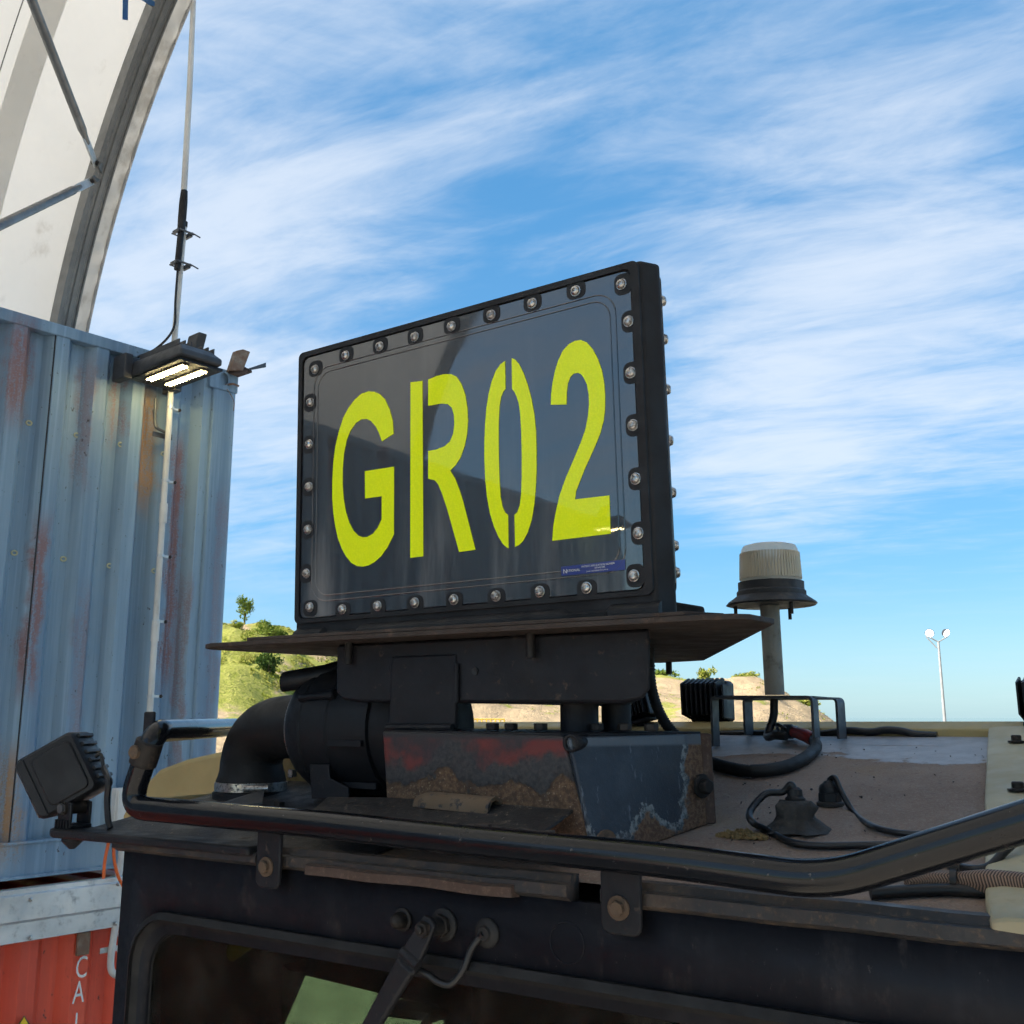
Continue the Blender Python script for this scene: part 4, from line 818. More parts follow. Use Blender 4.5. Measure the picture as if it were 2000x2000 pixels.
m2 = MB(); d_ = (C(-1.702, 1.3, -.058)-C(-1.717, 1.3, -.095)).normalized(); o_ = C(-1.7145, 1.30, -.090); m2.tube([o_, o_+d_*.048], RT+.004, 18); m2.hexa(o_+EX*-.03+EY*-.006+d_*.008, EX*.02, EY*.012, d_*.03); cl = part('tube_clamp', m2, 'bolt_dark', rail, bev=.002)
m2 = MB(); m2.lathe(o_+d_*.026-EY*(RT+.001), -EY, [(.013, 0), (.013, .007), (.009, .011)], 14); part('bolt', m2, 'bolt_rusty', cl)
m2 = MB(); m2.hexa(C(-1.755, 1.325, -.10), EX*.03, EY*.008, EZ*.11); part('rail_lug', m2, 'mount_black', cab, bev=.003)
for i, (px, py, h0, wd_) in enumerate(((528, 1692, 1640, .058), (1216, 1772, 1690, .062))):
    c = pv(px, py, 1.328); u0, u1 = c.x-wd_/2, c.x+wd_/2; zb = c.z-.036; zt_ = -.185
    outl = [(u0, zt_), (u1, zt_)]+[(u1-.014+.014*math.cos(R(-a)), zb+.014-.014*math.sin(R(a))) for a in range(0, 91, 30)]+[(u0+.014-.014*math.sin(R(a)), zb+.014-.014*math.cos(R(a))) for a in range(0, 91, 30)]
    m2 = MB(); m2.prism([C(u, 1.321, w) for u, w in outl], EY*.008); br = part('rail_bracket', m2, 'mount_black', cab, bev=.0025)
    cz = C(c.x-.002, 1.321, c.z); m2 = MB(); m2.lathe(cz, -EY, [(.0165, 0), (.0165, .003), (.010, .0035)], 18); part('washer', m2, 'bolt_rusty', br)
    m2 = MB(); m2.prism(hexpts(cz-EY*.003, EY, .0108), -EY*.008); part('bolt', m2, 'bolt_rusty', br, bev=.0015)
    m2 = MB(); m2.tube([C(c.x, 1.33, c.z), C(c.x, 1.362, c.z)], .012, 10); part('spacer', m2, 'bolt_dark', br)
# studs, plug and wiper on the front wall
def wpt(px, py, off): q = pv(px, py, VF-off); return C(*q)
m2 = MB(); m2.lathe(wpt(788, 1796, .011), -EY, [(.018, 0), (.018, .004), (.013, .005), (.013, .013), (.011, .02), (.006, .026), (.001, .028)], 16); part('dome_nut', m2, 'bolt_dark', cab)
m2 = MB(); c = wpt(1107, 1842, .0105); m2.tube([c+EX*.0285*math.cos(R(q))+EZ*.0285*math.sin(R(q)) for q in range(0, 360, 10)], .0011, 6, closed=True); part('blanking_plug', m2, 'cab_black', cab)
wip = root('windscreen_wiper', wpt(868, 1806, 0), 'black wiper arm on its spindle above the cab window', 'wiper')
s0 = wpt(868, 1806, .011); m2 = MB(); m2.lathe(s0, -EY, [(.025, 0), (.025, .004), (.022, .006), (.013, .007), (.012, .05), (.010, .055)], 20); sp = part('spindle', m2, 'rubber', wip)
m2 = MB(); m2.prism(hexpts(s0-EY*.006, EY, .018), -EY*.010); part('nut', m2, 'bolt_dark', sp, bev=.002)
h0 = wpt(838, 1812, .052); h1 = wpt(800, 1885, .058); dd = (h1-h0).normalized(); sdv = dd.cross(EY).normalized()
m2 = MB(); m2.prism([h0+sdv*.013-dd*.014, h0+sdv*.016+dd*.010, h1+sdv*.019, h1+sdv*.019+dd*.004, h1-sdv*.019, h0-sdv*.016+dd*.010, h0-sdv*.013-dd*.014, h0-dd*.019], EY*-.012); hd = part('pivot_head', m2, 'mount_black', wip, bev=.003)
m2 = MB(); m2.tube([h1-sdv*.018-dd*.014-EY*.008, h1+sdv*.018-dd*.014-EY*.008], .009, 14); part('hinge_pin', m2, 'mount_black', hd)
m2 = MB(); m2.prism(hexpts(h0-EY*.011, EY, .012), -EY*.010); m2.lathe(h0-EY*.02, -EY, [(.006, 0), (.006, .007), (.004, .008)], 10); part('nut', m2, 'bolt_dark', hd)
e1 = wpt(690, 2075, .048); m2 = MB(); m2.prism([h1+sdv*.018-dd*.004, e1+sdv*.012, e1-sdv*.012, h1-sdv*.018-dd*.004], EY*-.016); part('arm', m2, 'mount_black', wip, bev=.005)
g = wpt(952, 1822, .011); m2 = MB(); m2.lathe(g, -EY, [(.022, 0), (.022, .003), (.019, .006), (.012, .008), (.010, .012)], 18); gm = part('grommet', m2, 'rubber', wip)
m2 = MB(); m2.tube(spline([g-EY*.010, wpt(936, 1832, .02), wpt(920, 1855, .024), wpt(904, 1895, .03), wpt(880, 1922, .034), wpt(855, 1917, .038), wpt(838, 1905, .042), wpt(815, 1893, .046)]), [.0055]*57, 10); part('washer_hose', m2, 'cable_black', wip)
# khaki side strip and its bolts (right edge of the roof), rear khaki deck, left hood
m2 = MB(); kv = [(-.415, 2.61), (-.322, 1.93), (-.27, 1.58), (-.243, 1.40), (-.228, 1.335)]
rings = []
for u, v in kv: rings.append([C(u, v, wr(v)+.002), C(u, v, wr(v)+.016), C(u+.02, v, wr(v)+.020), C(u+.11, v, wr(v)+.022), C(u+.34, v, wr(v)+.20), C(u+.8, v, wr(v)+.24), C(u+.8, v, wr(v)-.03)])
m2.loft(rings); part('side_strip', m2, 'khaki_pale', cab, bev=.004)
for px, py in ((1985, 1444), (1988, 1537)):
    q = pr(px, py, .028); m2 = MB(); m2.lathe(CC(q), EZ, [(.017, -.006), (.017, -.003), (.010, -.002), (.010, .007), (.008, .009)], 12); part('bolt', m2, 'bolt_dark', cab)
m2 = MB(); P = [(-2.6, 2.64), (.2, 2.64), (.2, 3.3), (-2.6, 3.3)]
m2.loft([[C(-2.6, 2.60, -.10), C(.35, 2.60, -.10), C(.35, 2.60, -.028), C(-2.6, 2.60, -.030)], [C(-2.6, 2.64, -.10), C(.35, 2.64, -.10), C(.35, 2.64, -.008), C(-2.6, 2.64, -.018)], [C(-2.7, 3.4, -.10), C(.35, 3.4, -.10), C(.35, 3.4, -.012), C(-2.7, 3.4, -.035)]]); part('rear_deck', m2, 'khaki', cab, bev=.004)
def hood():
    pts = [(262, 1600), (283, 1530), (310, 1503), (360, 1484), (440, 1466), (560, 1452), (640, 1452), (640, 1600)]
    m2 = MB(); m2.prism([C(*pv(px, py, 1.86)) for px, py in pts], EY*.42+EZ*.02); part('side_hood', m2, 'khaki', cab, bev=.012, seg=3, ang=50)
    c = pv(444, 1512, 1.84); m2 = MB(); m2.lathe(C(c.x, 1.856, c.z), -EY, [(.045, 0), (.045, .003), (.001, .0035)], 26); part('hood_vent', m2, 'rubber', cab)
    m2 = MB(); pts = [(240, 1592), (262, 1560), (262, 1612), (240, 1612)]; m2.prism([C(*pv(px, py, 1.55)) for px, py in pts], EY*.25); part('corner_gusset', m2, 'khaki', cab, bev=.004)
hood()
m2 = MB(); q = [C(*pw(1245, 1392, 0)) for _ in (0,)]
# ================================================================== air cleaner with its intake elbow
air = root('air_cleaner', roofpt(-1.55, 1.74), 'black cylindrical air cleaner lying on the cab roof with rubber elbow', 'air cleaner')
AX = EX; ac = C(-1.668, 1.735, -.022); RC = .148
m2 = MB(); m2.lathe(ac, EX, [(.085, -.012), (.108, -.004), (.128, .018), (RC-.004, .05), (RC, .075), (RC-.003, .078), (RC-.003, .083), (RC, .086), (RC, .150), (RC-.003, .153), (RC-.003, .158), (RC, .161), (RC-.004, .26), (RC-.012, .262), (RC-.014, .33), (RC-.04, .35)], 48); body = part('canister', m2, 'plastic_black', air, ang=25)
m2 = MB(); m2.tube([ac+EX*.003+(EY*math.cos(a)+EZ*math.sin(a))*.110 for a in [2*math.pi*q/48 for q in range(48)]], .0045, 8, closed=True); part('band_clamp', m2, 'stainless', air)
m2 = MB(); q = ac+EX*.004-EY*.085-EZ*.09; m2.hexa(q, EX*.012, EZ*-.016, -EY*.014); part('clamp_screw', m2, 'stainless', air)
# outlet stub on top
o0 = C(*pv(553, 1332, 1.62)); o1 = C(-1.50, 1.70, .105)
m2 = MB(); dS = (o1-o0); m2.loft([[o0+dS*t+x for x in [(dS.normalized().cross(EZ).normalized()*math.cos(2*math.pi*q/20)+EZ*math.sin(2*math.pi*q/20))*r for q in range(20)]] for t, r in ((.25, .012), (.02, .0145), (0, .0165), (0, .0215), (.02, .0225), (.6, .0225), (1, .020))], cap=True); part('inlet_stub', m2, 'plastic_black', air)
m2 = MB(); m2.tube([C(*pv(588, 1363, 1.60)), C(*pv(655, 1356, 1.60))], .0095, 12); m2.tube([C(*pv(640, 1358, 1.60)), C(*pv(653, 1356, 1.60))], .011, 12); part('drain_tube', m2, 'plastic_black', air)
for a_ in (-10, -50):
    m2 = MB(); q = ac+EX*.165+(-EY*math.cos(R(a_))+EZ*math.sin(R(a_)))*(RC-.004); m2.hexa(q, EX*.09, -EY*.008, EZ*-.012); part('rib', m2, 'plastic_black', body)
# elbow
e0 = ac-EX*.004; eb = C(-1.884, 1.735, -.172)
cs = spline([e0+EX*.02, e0-EX*.04, C(-1.790, 1.735, -.024), C(-1.845, 1.735, -.040), C(-1.876, 1.735, -.072), C(-1.886, 1.735, -.105)], 5)+[C(-1.885, 1.735, -.122), C(-1.884, 1.735, -.134), C(-1.884, 1.735, -.146), eb]
rr = [.072]*len(cs); rr[-4] = .074; rr[-3] = .077; rr[-2] = .081; rr[-1] = .081
m2 = MB(); m2.tube(cs, rr, 28); part('elbow_hose', m2, 'rubber', air, ang=60)
m2 = MB(); m2.lathe(eb+EZ*.002, EZ, [(.0820, 0), (.0835, .001), (.0835, .020), (.0820, .021)], 36); hc = part('hose_clamp', m2, 'stainless', air)
m2 = MB(); q = eb+EZ*.012+EX*.07-EY*.055; m2.tube([q-EX*.02-EY*.012, q+EX*.025+EY*.02], .009, 10); part('screw', m2, 'stainless', hc)
m2 = MB(); m2.lathe(eb-EZ*.02, EZ, [(.088, 0), (.088, .02), (.07, .021)], 30); part('flange', m2, 'mount_black', air)
# saddle bracket
b0 = C(*pv(607, 1560, 1.60)); bb = lambda px, py, v: C(*pv(px, py, v))
m2 = MB(); m2.prism([bb(604, 1493, 1.60), bb(642, 1493, 1.60), bb(643, 1520, 1.60), bb(680, 1538, 1.60), bb(680, 1562, 1.60), bb(608, 1560, 1.60)], EY*.006); m2.prism([bb(604, 1493, 1.606), bb(642, 1493, 1.606), bb(643, 1560, 1.606), bb(608, 1560, 1.606)], EY*.20); part('saddle_bracket', m2, 'mount_black', air, bev=.002)
fo = [(-1.70, 1.575), (-1.42, 1.575), (-1.42, 1.80), (-1.70, 1.80)]; m2 = MB(); m2.prism([C(u, v, wr(v)+.004) for u, v in fo], EZ*.010); part('foot_plate', m2, 'mount_black', air, bev=.002)
q = roofpt(-1.655, 1.605, .014); m2 = MB(); m2.prism(hexpts(q, EZ, .013), EZ*.010); m2.lathe(q-EZ*.002, EZ, [(.017, 0), (.017, .003), (.01, .0035)], 14); part('bolt', m2, 'bolt_dark', air)
m2 = MB(); m2.prism([C(-1.79, 1.52, wr(1.52)+.016), C(-1.70, 1.60, wr(1.6)+.018), C(-1.76, 1.66, wr(1.66)+.03), C(-1.80, 1.60, wr(1.60)+.02)], EZ*.004); part('wire_lug', m2, 'zinc_dark', air)
# ================================================================== sign stand: base box, posts, tray, triangular plate
st = root('sign_stand', roofpt(-1.02, 1.55), 'rusty welded steel stand with triangular top plate under the sign', 'sign stand')
bt = -.026; b1 = pr(1165, 1690); b2 = pr(1384, 1612)
FL, FRr = -1.258, -.862
fl_b = C(-1.236, 1.47, wr(1.47)+.002); fr_b = C(b1.x, b1.y, wr(b1.y)+.002); fr_t = C(FRr, 1.47, bt-.004); fl_t = C(FL, 1.47, bt)
re_b = C(b2.x, b2.y, wr(b2.y)+.002); re_t = C(*pv(1374, 1432, b2.y))
def panel(pts, nx, ny, mat, nm, th, amp, parent, seed):
    """bent, dented sheet between four corners"""
    a, b, c, d = [Vector(p) for p in pts]; nrm = (b-a).cross(d-a).normalized(); mb = MB()
    for side in (0, 1):
        for j in range(ny+1):
            for i in range(nx+1):
                s_, t_ = i/nx, j/ny; p = (a*(1-s_)+b*s_)*(1-t_)+(d*(1-s_)+c*s_)*t_
                p = p+nrm*(noise.fractal(p*9+Vector((seed, 0, 0)), 1, 2, 3)*amp*math.sin(math.pi*s_)*math.sin(math.pi*t_))-nrm*th*side; mb.v.append(p)
    n = (nx+1)*(ny+1); q = lambda i, j, s_: s_*n+j*(nx+1)+i
    for j in range(ny):
        for i in range(nx): mb.f += [(q(i, j, 0), q(i+1, j, 0), q(i+1, j+1, 0), q(i, j+1, 0)), (q(i, j, 1), q(i, j+1, 1), q(i+1, j+1, 1), q(i+1, j, 1))]
    for i in range(nx): mb.f += [(q(i, 0, 0), q(i, 0, 1), q(i+1, 0, 1), q(i+1, 0, 0)), (q(i, ny, 0), q(i+1, ny, 0), q(i+1, ny, 1), q(i, ny, 1))]
    for j in range(ny): mb.f += [(q(0, j, 0), q(0, j+1, 0), q(0, j+1, 1), q(0, j, 1)), (q(nx, j, 0), q(nx, j, 1), q(nx, j+1, 1), q(nx, j+1, 0))]
    return part(nm, mb, mat, parent, bev=.003)
panel([fl_b, fr_b+(fl_b-fr_b)*.012, fr_t+(fl_t-fr_t)*.03, fl_t], 24, 12, 'base_red', 'front_plate', .010, .004, st, 1)
panel([fr_b, re_b, re_t, fr_t-EZ*.002], 18, 12, 'base_blue', 'side_plate', .010, .004, st, 2)
m2 = MB(); m2.prism([fl_t+EZ*.002+EY*.004, fr_t+EZ*.004+EY*.006-EX*.02, re_t+EZ*.003-EX*.004, C(-1.23, b2.y, bt+.003)], EZ*-.01); part('top_plate', m2, 'mount_black', st, bev=.002)
m2 = MB(); m2.hexa(re_b-EY*.006, EX*-.02, EY*.014+EX*.012, (re_t-re_b)); part('edge_flange', m2, 'rust_steel', st, bev=.003)
m2 = MB(); o_ = fr_t+EX*.004-EY*.003-EZ*.012; m2.tube([o_, o_+EY*.05], .0125, 16, cap=False); cp = part('corner_pipe', m2, 'mount_black', st, ang=60, solid=.004)
m2 = MB(); m2.tube([o_+EY*.006, o_+EY*.05], .0105, 12); part('pipe_bore', m2, 'warn_black', cp)
for (px, py, rad, mt) in ((1179, 1650, .0155, 'bolt_rusty'), (1367, 1535, .0135, 'bolt_dark')):
    nrm = (re_b-fr_b).cross(EZ).normalized(); nrm = nrm if nrm.dot(-EY) > 0 or nrm.dot(EX) > 0 else -nrm
    r_ = wray(px, py); k = (fr_b-EYE).dot(nrm)/r_.dot(nrm); q = EYE+r_*k+nrm*.003; m2 = MB(); m2.lathe(q, nrm, [(rad*1.5, 0), (rad*1.5, .004), (rad, .0045)], 18); wsh = part('washer', m2, mt, st)
    m2 = MB(); m2.prism(hexpts(q+nrm*.004, nrm, rad), nrm*.014); part('bolt', m2, mt, st, bev=.002)
for px in (962, 998, 1056, 1165, 1220, 1272):
    q = pv(px, 1422, 1.53+.05*(px > 1100)); m2 = MB(); m2.prism(hexpts(C(q.x, q.y, bt+.003), EZ, .0125), EZ*.012); part('nut', m2, 'bolt_dark', st, bev=.0015)
# tray under the plate
tr = [(655, 1290), (655, 1352), (668, 1368), (700, 1372), (1215, 1374), (1255, 1366), (1270, 1345), (1271, 1285)]
PW = .145; ty = 1.515
P = [pv(px, py, ty) for px, py in tr]
P[0].z = PW-.004; P[-1].z = PW-.004
m2 = MB(); uc = (P[0].x+P[-1].x)/2; hw = (P[-1].x-P[0].x)/2
m2.loft([[C(p.x, ty, p.z) for p in P], [C(uc+(p.x-uc)*.62, ty+hw*.66, p.z) for p in P], [C(uc+(p.x-uc)*.16, ty+hw*1.45, p.z) for p in P]]); part('tray', m2, 'mount_black', st, bev=.006, ang=50)
p0 = pv(763, 1360, ty-.004); p1 = pv(889, 1360, ty-.004); m2 = MB(); m2.prism([C(p0.x, ty-.004, .112), C(p1.x, ty-.004, .112), C(p1.x, ty-.004, bt+.004), C(p0.x-.004, ty-.004, bt+.004)], EY*.012); part('front_post', m2, 'mount_black', st, bev=.003)
m2 = MB(); m2.tube([C(p1.x+.004, ty-.006, .095), C(p1.x+.004, ty-.006, .025)], .0045, 8); m2.tube([C(p0.x, ty-.012, bt+.006), C(p1.x, ty-.012, bt+.007)], .007, 8); part('weld_bead', m2, 'mount_black', st)
m2 = MB(); q = pv(928, 1311, ty-.002); m2.lathe(CC(q), -EY, [(.0065, 0), (.0065, .0015), (.001, .001)], 14); part('drain_hole', m2, 'warn_black', st)
for (xa, xb, v) in ((1080, 1146, 1.57), (1164, 1216, 1.66)):
    a_, b_ = pv(xa, 1395, v), pv(xb, 1395, v); m2 = MB(); w_ = (b_.x-a_.x)/2; m2.lathe(C((a_.x+b_.x)/2, v+w_, bt), EZ, [(w_, 0), (w_, .06)], 24); part('rear_post', m2, 'mount_black', st)
pl = [(-1.752, 1.470), (-1.735, 1.452), (-1.70, 1.436), (-.600, 1.434), (-.565, 1.442), (-.545, 1.465), (-.540, 1.555), (-1.049, 2.474), (-1.195, 2.525), (-1.27, 2.47), (-1.715, 1.82), (-1.762, 1.50)]
m2 = MB(); m2.prism([C(u, v, PW-.004) for u, v in pl], EZ*.009); part('top_plate', m2, 'plate_rust', st, bev=.0015)
m2 = MB(); m2.prism([C(u, v, PW+.0052) for u, v in [(-1.595, 1.438), (-.64, 1.438), (-.60, 1.50), (-1.05, 2.40), (-1.19, 2.40), (-1.62, 1.56)]], EZ*.007); part('doubler_plate', m2, 'plate_rust', st, bev=.0015)
for u, v in ((-1.375, 1.50), (-.955, 1.50), (-.945, 1.95), (-.90, 1.80)):
    m2 = MB(); m2.tube([C(u, v, PW), C(u, v, PW-.045)], .008, 10); part('stud', m2, 'bolt_dark', st)
q = pw(1306, 1290, PW); m2 = MB(); m2.tube([CC(q), CC(q)-EZ*.035], .0085, 10); part('stud', m2, 'bolt_dark', st)
# ledge plate in front of the base with a split tube on it
lg = root('walkway_plate', C(-1.2, 1.42, -.20), 'scuffed black ledge plate lying in front of the stand on the cab roof', 'ledge plate')
bk = [(640, 1556), (760, 1557), (1000, 1571), (1122, 1579)]; ft = [(1064, 1622), (1000, 1619), (850, 1611), (700, 1601), (600, 1590)]
m2 = MB(); m2.prism([C(*pv(x, y, 1.466)) for x, y in bk]+[C(*pv(x, y, 1.362)) for x, y in ft], EZ*-.006); part('plate', m2, 'ledge_black', lg, bev=.002)
rnd = random.Random(2)
for i in range(26):
    f_ = i/25; x = 610+(1050-610)*f_; y = 1590+32*f_; q = pv(x, y-1+rnd.uniform(-2, 2), 1.360); m2 = MB(); l_ = rnd.uniform(.012, .03); m2.hexa(C(q.x, q.y-.003, q.z-.004-rnd.uniform(0, .004)), EX*l_+EZ*rnd.uniform(-.002, .002), EY*.012, EZ*rnd.uniform(.003, .007)); part('dried_mud', m2, 'lip_dirty', lg, bev=.001)
a_, b_ = C(*pv(818, 1574, 1.446)), C(*pv(968, 1588, 1.446)); m2 = MB(); ring = lambda o, f: [o+(-EY*math.cos(R(q)))*.024*f+EZ*math.sin(R(q))*.026*f for q in range(0, 181, 15)]+[o+(-EY*math.cos(R(q)))*.018*f+EZ*math.sin(R(q))*.020*f for q in range(180, -1, -15)]
m2.loft([ring(a_, .7), ring(a_+(b_-a_)*.15, 1), ring(b_, 1)]); part('split_tube', m2, 'split_tube', lg)
# ================================================================== the illuminated number sign
S_up = (EZ*1.0 - EY*.0244 - EX*.010).normalized(); S_a = (EX+EZ*.006).normalized(); S_a = (S_a-S_up*S_a.dot(S_up)).normalized(); S_n = S_a.cross(S_up).normalized()   # S_n faces the viewer's side
if S_n.dot(EY) > 0: S_n = -S_n
SO = C(-1.127, 1.500, .200)
def S(a, c, n=0.0): return SO + S_a*a + S_up*c + S_n*n
def sp_(px, py, n=0.0):
    r = wray(px, py); k = (SO+S_n*n-EYE).dot(S_n)/r.dot(S_n); p = EYE+r*k-SO; return p.dot(S_a), p.dot(S_up)
sg = root('number_sign', C(-1.12, 1.75, PW+.012), 'black three-sided sign reading GR02 in lime figures on the stand', 'sign')
TLa, TLc = sp_(601, 704); TRa, TRc = sp_(1237, 527); BRa, BRc = sp_(1262, 1153); BLa, BLc = sp_(591, 1208)
AL, AR = (TLa+BLa)/2, (TRa+BRa)/2; CB, CT = (BLc+BRc)/2, (TLc+TRc)/2
HL, HR = AL-.014, AR+.018; HT = CT+.014; HB = -.046
Wd = HR-HL; ch = .040
s3 = math.sqrt(3)/2
def foot(off=0.0, ext=0.0):
    """plan of the three-sided housing in (a, depth): front, right chamfer, back-right, rear chamfer, back-left, left chamfer"""
    P = [(HL, 0), (HR, 0)]; d = [(.5, s3, ch), (-.5, s3, Wd), (-1, 0, ch), (-.5, -s3, Wd)]
    for dx, dy, l in d: P.append((P[-1][0]+dx*l, P[-1][1]+dy*l))
    return P
FP = foot()
cx = sum(p[0] for p in FP)/6; cy = sum(p[1] for p in FP)/6
def ringS(c, k=1.0): return [S(cx+(a-cx)*k, c, -(cy+(d-cy)*k)+.006) for a, d in FP]
m2 = MB(); m2.loft([ringS(HB, 1.0), ringS(HT, 1.0)]); hs = part('housing', m2, 'housing_black', sg, bev=.006, seg=3)
# raised lip round the front panel
def lip(i0, frame):
    f = frame; o = rrect(AL-.013, AR+.016, CB-.010, CT+.013, .012, 5); i = rrect(AL-.002, AR+.002, CB-.002, CT+.002, .014, 5); m2 = MB()
    m2.loft([[f(a, c, .005) for a, c in o], [f(a, c, .012) for a, c in o], [f(a, c, .012) for a, c in i], [f(a, c, .005) for a, c in i]], cap=False, closed=True); return m2
f0 = lambda a, c, n=0.0: S(a, c, n)
part('panel_lip', lip(0, f0), 'housing_black', sg)
# frame of the right rear face
fa = FP[2]; g_a = -(S_a*-.5 - S_n*s3)            # along that face, running towards the viewer's right
g_n = (S_a*s3 - S_n*.5).normalized()
O2 = S((FP[2][0]+FP[3][0])/2, 0, -(FP[2][1]+FP[3][1])/2+.006)
f1 = lambda a, c, n=0.0: O2 + (-g_a)*(a-(HL+HR)/2) + S_up*c + g_n*(n-.006)
def face(frame, letters):
    m2 = MB(); m2.prism([frame(a, c, .003) for a, c in rrect(AL, AR, CB, CT, .016, 6)], (frame(0, 0, 1)-frame(0, 0, 0))*.006); pn = part('acrylic_panel', m2, 'acrylic', sg, bev=.0012)
    i1 = .031
    for off, rad in ((.031, .040), (.042, .034)):
        lp = [frame(a, c, .0092) for a, c in rrect(AL+off, AR-off, CB+off, CT-off, rad, 8)]; m2 = MB(); m2.tube(lp, .0011, 6, closed=True); part('bead', m2, 'acrylic', pn)
    return pn
pn = face(f0, True); pn2 = face(f1, False)
# button head bolts: one mesh, copies share it
BP = [(614.7, 721.4), (674.5, 694), (741, 676.3), (809.4, 657.6), (881, 637), (958.5, 614.8), (1038.6, 592), (1123.5, 567.7), (1212.8, 554.7),
      (1227, 627), (1231, 727.5), (1235.6, 830), (1240.8, 934.7), (1246.3, 1041), (1237.2, 1124.2), (1144.9, 1148), (1053.4, 1155.4), (968, 1163.8), (885.7, 1170.9),
      (809.4, 1177.2), (736.5, 1183.4), (668, 1190), (604.4, 1185.7), (597.6, 1120), (600.5, 1034.2), (602.6, 950.4), (603, 867.5), (605.5, 785.6)]
hx = [Vector((math.cos(q*math.pi/3), math.sin(q*math.pi/3), 0)) for q in range(6)]
mbb = MB(); mbb.lathe((0, 0, 0), (0, 0, 1), [(.0100, 0), (.0100, .0018), (.0088, .0020), (.0086, .0042), (.0075, .0062), (.0052, .0076), (.0036, .0078), (.0034, .0045), (.0001, .0045)], 18)
bproto = part('bolt', mbb, 'stainless', None, ang=30); bme = bproto.data
mbp = MB(); mbp.prism([(x, y, 0) for x, y in rrect(-.019, .019, -.019, .014, .012, 4)], (0, 0, .0009)); pproto = part('bolt_pocket', mbp, 'housing_black', None)
def orient(xa, ya, za): return Matrix((xa, ya, za)).transposed()
M0 = orient(S_a, S_up, S_n); first = [True]
for i, (px, py) in enumerate(BP):
    a, c = sp_(px, py, .012); wa = min(a-AL, AR-a); wc = min(c-CB, CT-c)
    # pocket runs out to the nearest edge of the panel
    ang = 0
    if wa < wc: ang = 90 if (a-AL) > (AR-a) else -90
    else: ang = 180 if (CT-c) < (c-CB) else 0
    rm = M0 @ Matrix.Rotation(R(ang), 3, 'Z')
    inst(pproto, sg, S(a, c, .0091), rm); inst(bproto, sg, S(a, c, .0101), M0 @ Matrix.Rotation(random.uniform(0, 6), 3, 'Z'))
M1 = orient(-(-g_a), S_up, g_n)
n_ = 0
for c in (CB+.030, CB+.075, CB+.165, CB+.255, CB+.345, CB+.435, CB+.505):
    for a in (AL+.011,): inst(bproto, sg, f1(a, c, .0092), orient(-g_a, S_up, g_n))
bpy.data.objects.remove(bproto); bpy.data.objects.remove(pproto)
# figures
def zp(lst, ox, oy, k=3.865): return [(ox+x/k, oy+y/k) for x, y in lst]
G_ = zp([(575, 800), (568, 700), (545, 615), (510, 540), (470, 500), (430, 484), (385, 480), (330, 500), (280, 545), (235, 605), (195, 680), (160, 790), (135, 900), (120, 1020), (113, 1150), (112, 1280), (120, 1400), (135, 1500), (155, 1590), (185, 1670), (215, 1725), (255, 1775), (300, 1800), (340, 1804), (385, 1795), (430, 1770), (480, 1725), (530, 1655), (577, 1560), (578, 1049), (358, 1083), (360, 1290), (485, 1272), (485, 1447), (455, 1510), (420, 1555), (375, 1580), (345, 1582), (310, 1570), (275, 1535), (240, 1470), (215, 1390), (198, 1290), (190, 1180), (191, 1060), (200, 950), (220, 850), (250, 775), (290, 720), (330, 692), (370, 688), (405, 705), (440, 745), (465, 795), (487, 858)], 620, 640)
R1 = zp([(703, 412), (793, 402), (799, 1726), (701, 1738)], 620, 640)
R2 = zp([(836, 392), (900, 365), (950, 352), (1010, 350), (1050, 370), (1085, 420), (1115, 500), (1132, 600), (1137, 700), (1130, 800), (1112, 890), (1080, 980), (1045, 1035), (1003, 1078), (1040, 1140), (1075, 1230), (1100, 1310), (1193, 1676), (1070, 1694), (980, 1370), (940, 1250), (910, 1180), (885, 1152), (836, 1140), (836, 932), (900, 918), (960, 895), (1000, 860), (1025, 800), (1033, 730), (1030, 660), (1015, 605), (985, 578), (940, 572), (836, 590)], 620, 640)
Z1 = zp([(334, 252), (300, 275), (265, 325), (235, 400), (210, 500), (193, 610), (183, 730), (178, 860), (178, 1000), (185, 1150), (198, 1280), (220, 1400), (250, 1500), (285, 1580), (320, 1635), (345, 1658), (361, 1665), (357, 1413), (335, 1395), (315, 1350), (300, 1270), (293, 1150), (288, 1000), (286, 850), (287, 700), (293, 590), (305, 520), (322, 480), (338, 462)], 900, 640)
Z2 = zp([(384, 230), (410, 240), (440, 275), (475, 345), (505, 430), (535, 540), (555, 650), (568, 780), (572, 920), (572, 1080), (567, 1200), (555, 1330), (535, 1450), (505, 1545), (470, 1610), (440, 1640), (410, 1655), (405, 1413), (428, 1390), (445, 1340), (455, 1260), (460, 1130), (460, 950), (456, 780), (448, 650), (437, 570), (420, 515), (405, 485), (387, 463)], 900, 640)
T2 = zp([(680, 582), (682, 500), (692, 420), (710, 330), (735, 250), (770, 175), (815, 125), (860, 100), (905, 93), (950, 110), (995, 160), (1035, 235), (1065, 320), (1083, 420), (1090, 520), (1088, 620), (1078, 700), (1055, 790), (1020, 880), (975, 980), (930, 1080), (895, 1170), (870, 1235), (862, 1296), (1122, 1266), (1131, 1555), (691, 1609), (698, 1500), (715, 1400), (745, 1270), (790, 1140), (850, 1000), (905, 870), (940, 770), (960, 670), (968, 580), (965, 500), (952, 430), (930, 380), (905, 350), (880, 340), (850, 348), (825, 375), (808, 420), (800, 490), (798, 580)], 900, 640)
for nm, polys in (('letter_g', [G_]), ('letter_r', [R1, R2]), ('figure_zero', [Z1, Z2]), ('figure_two', [T2])):
    mbL = MB()
    for pg in polys:
        mbL.prism([S(*sp_(px, py, .0097), .0092) for px, py in pg], S_n*.0008)
    lo = part(nm, mbL, 'lime_film', pn, ang=20); lo.data.shade_flat()
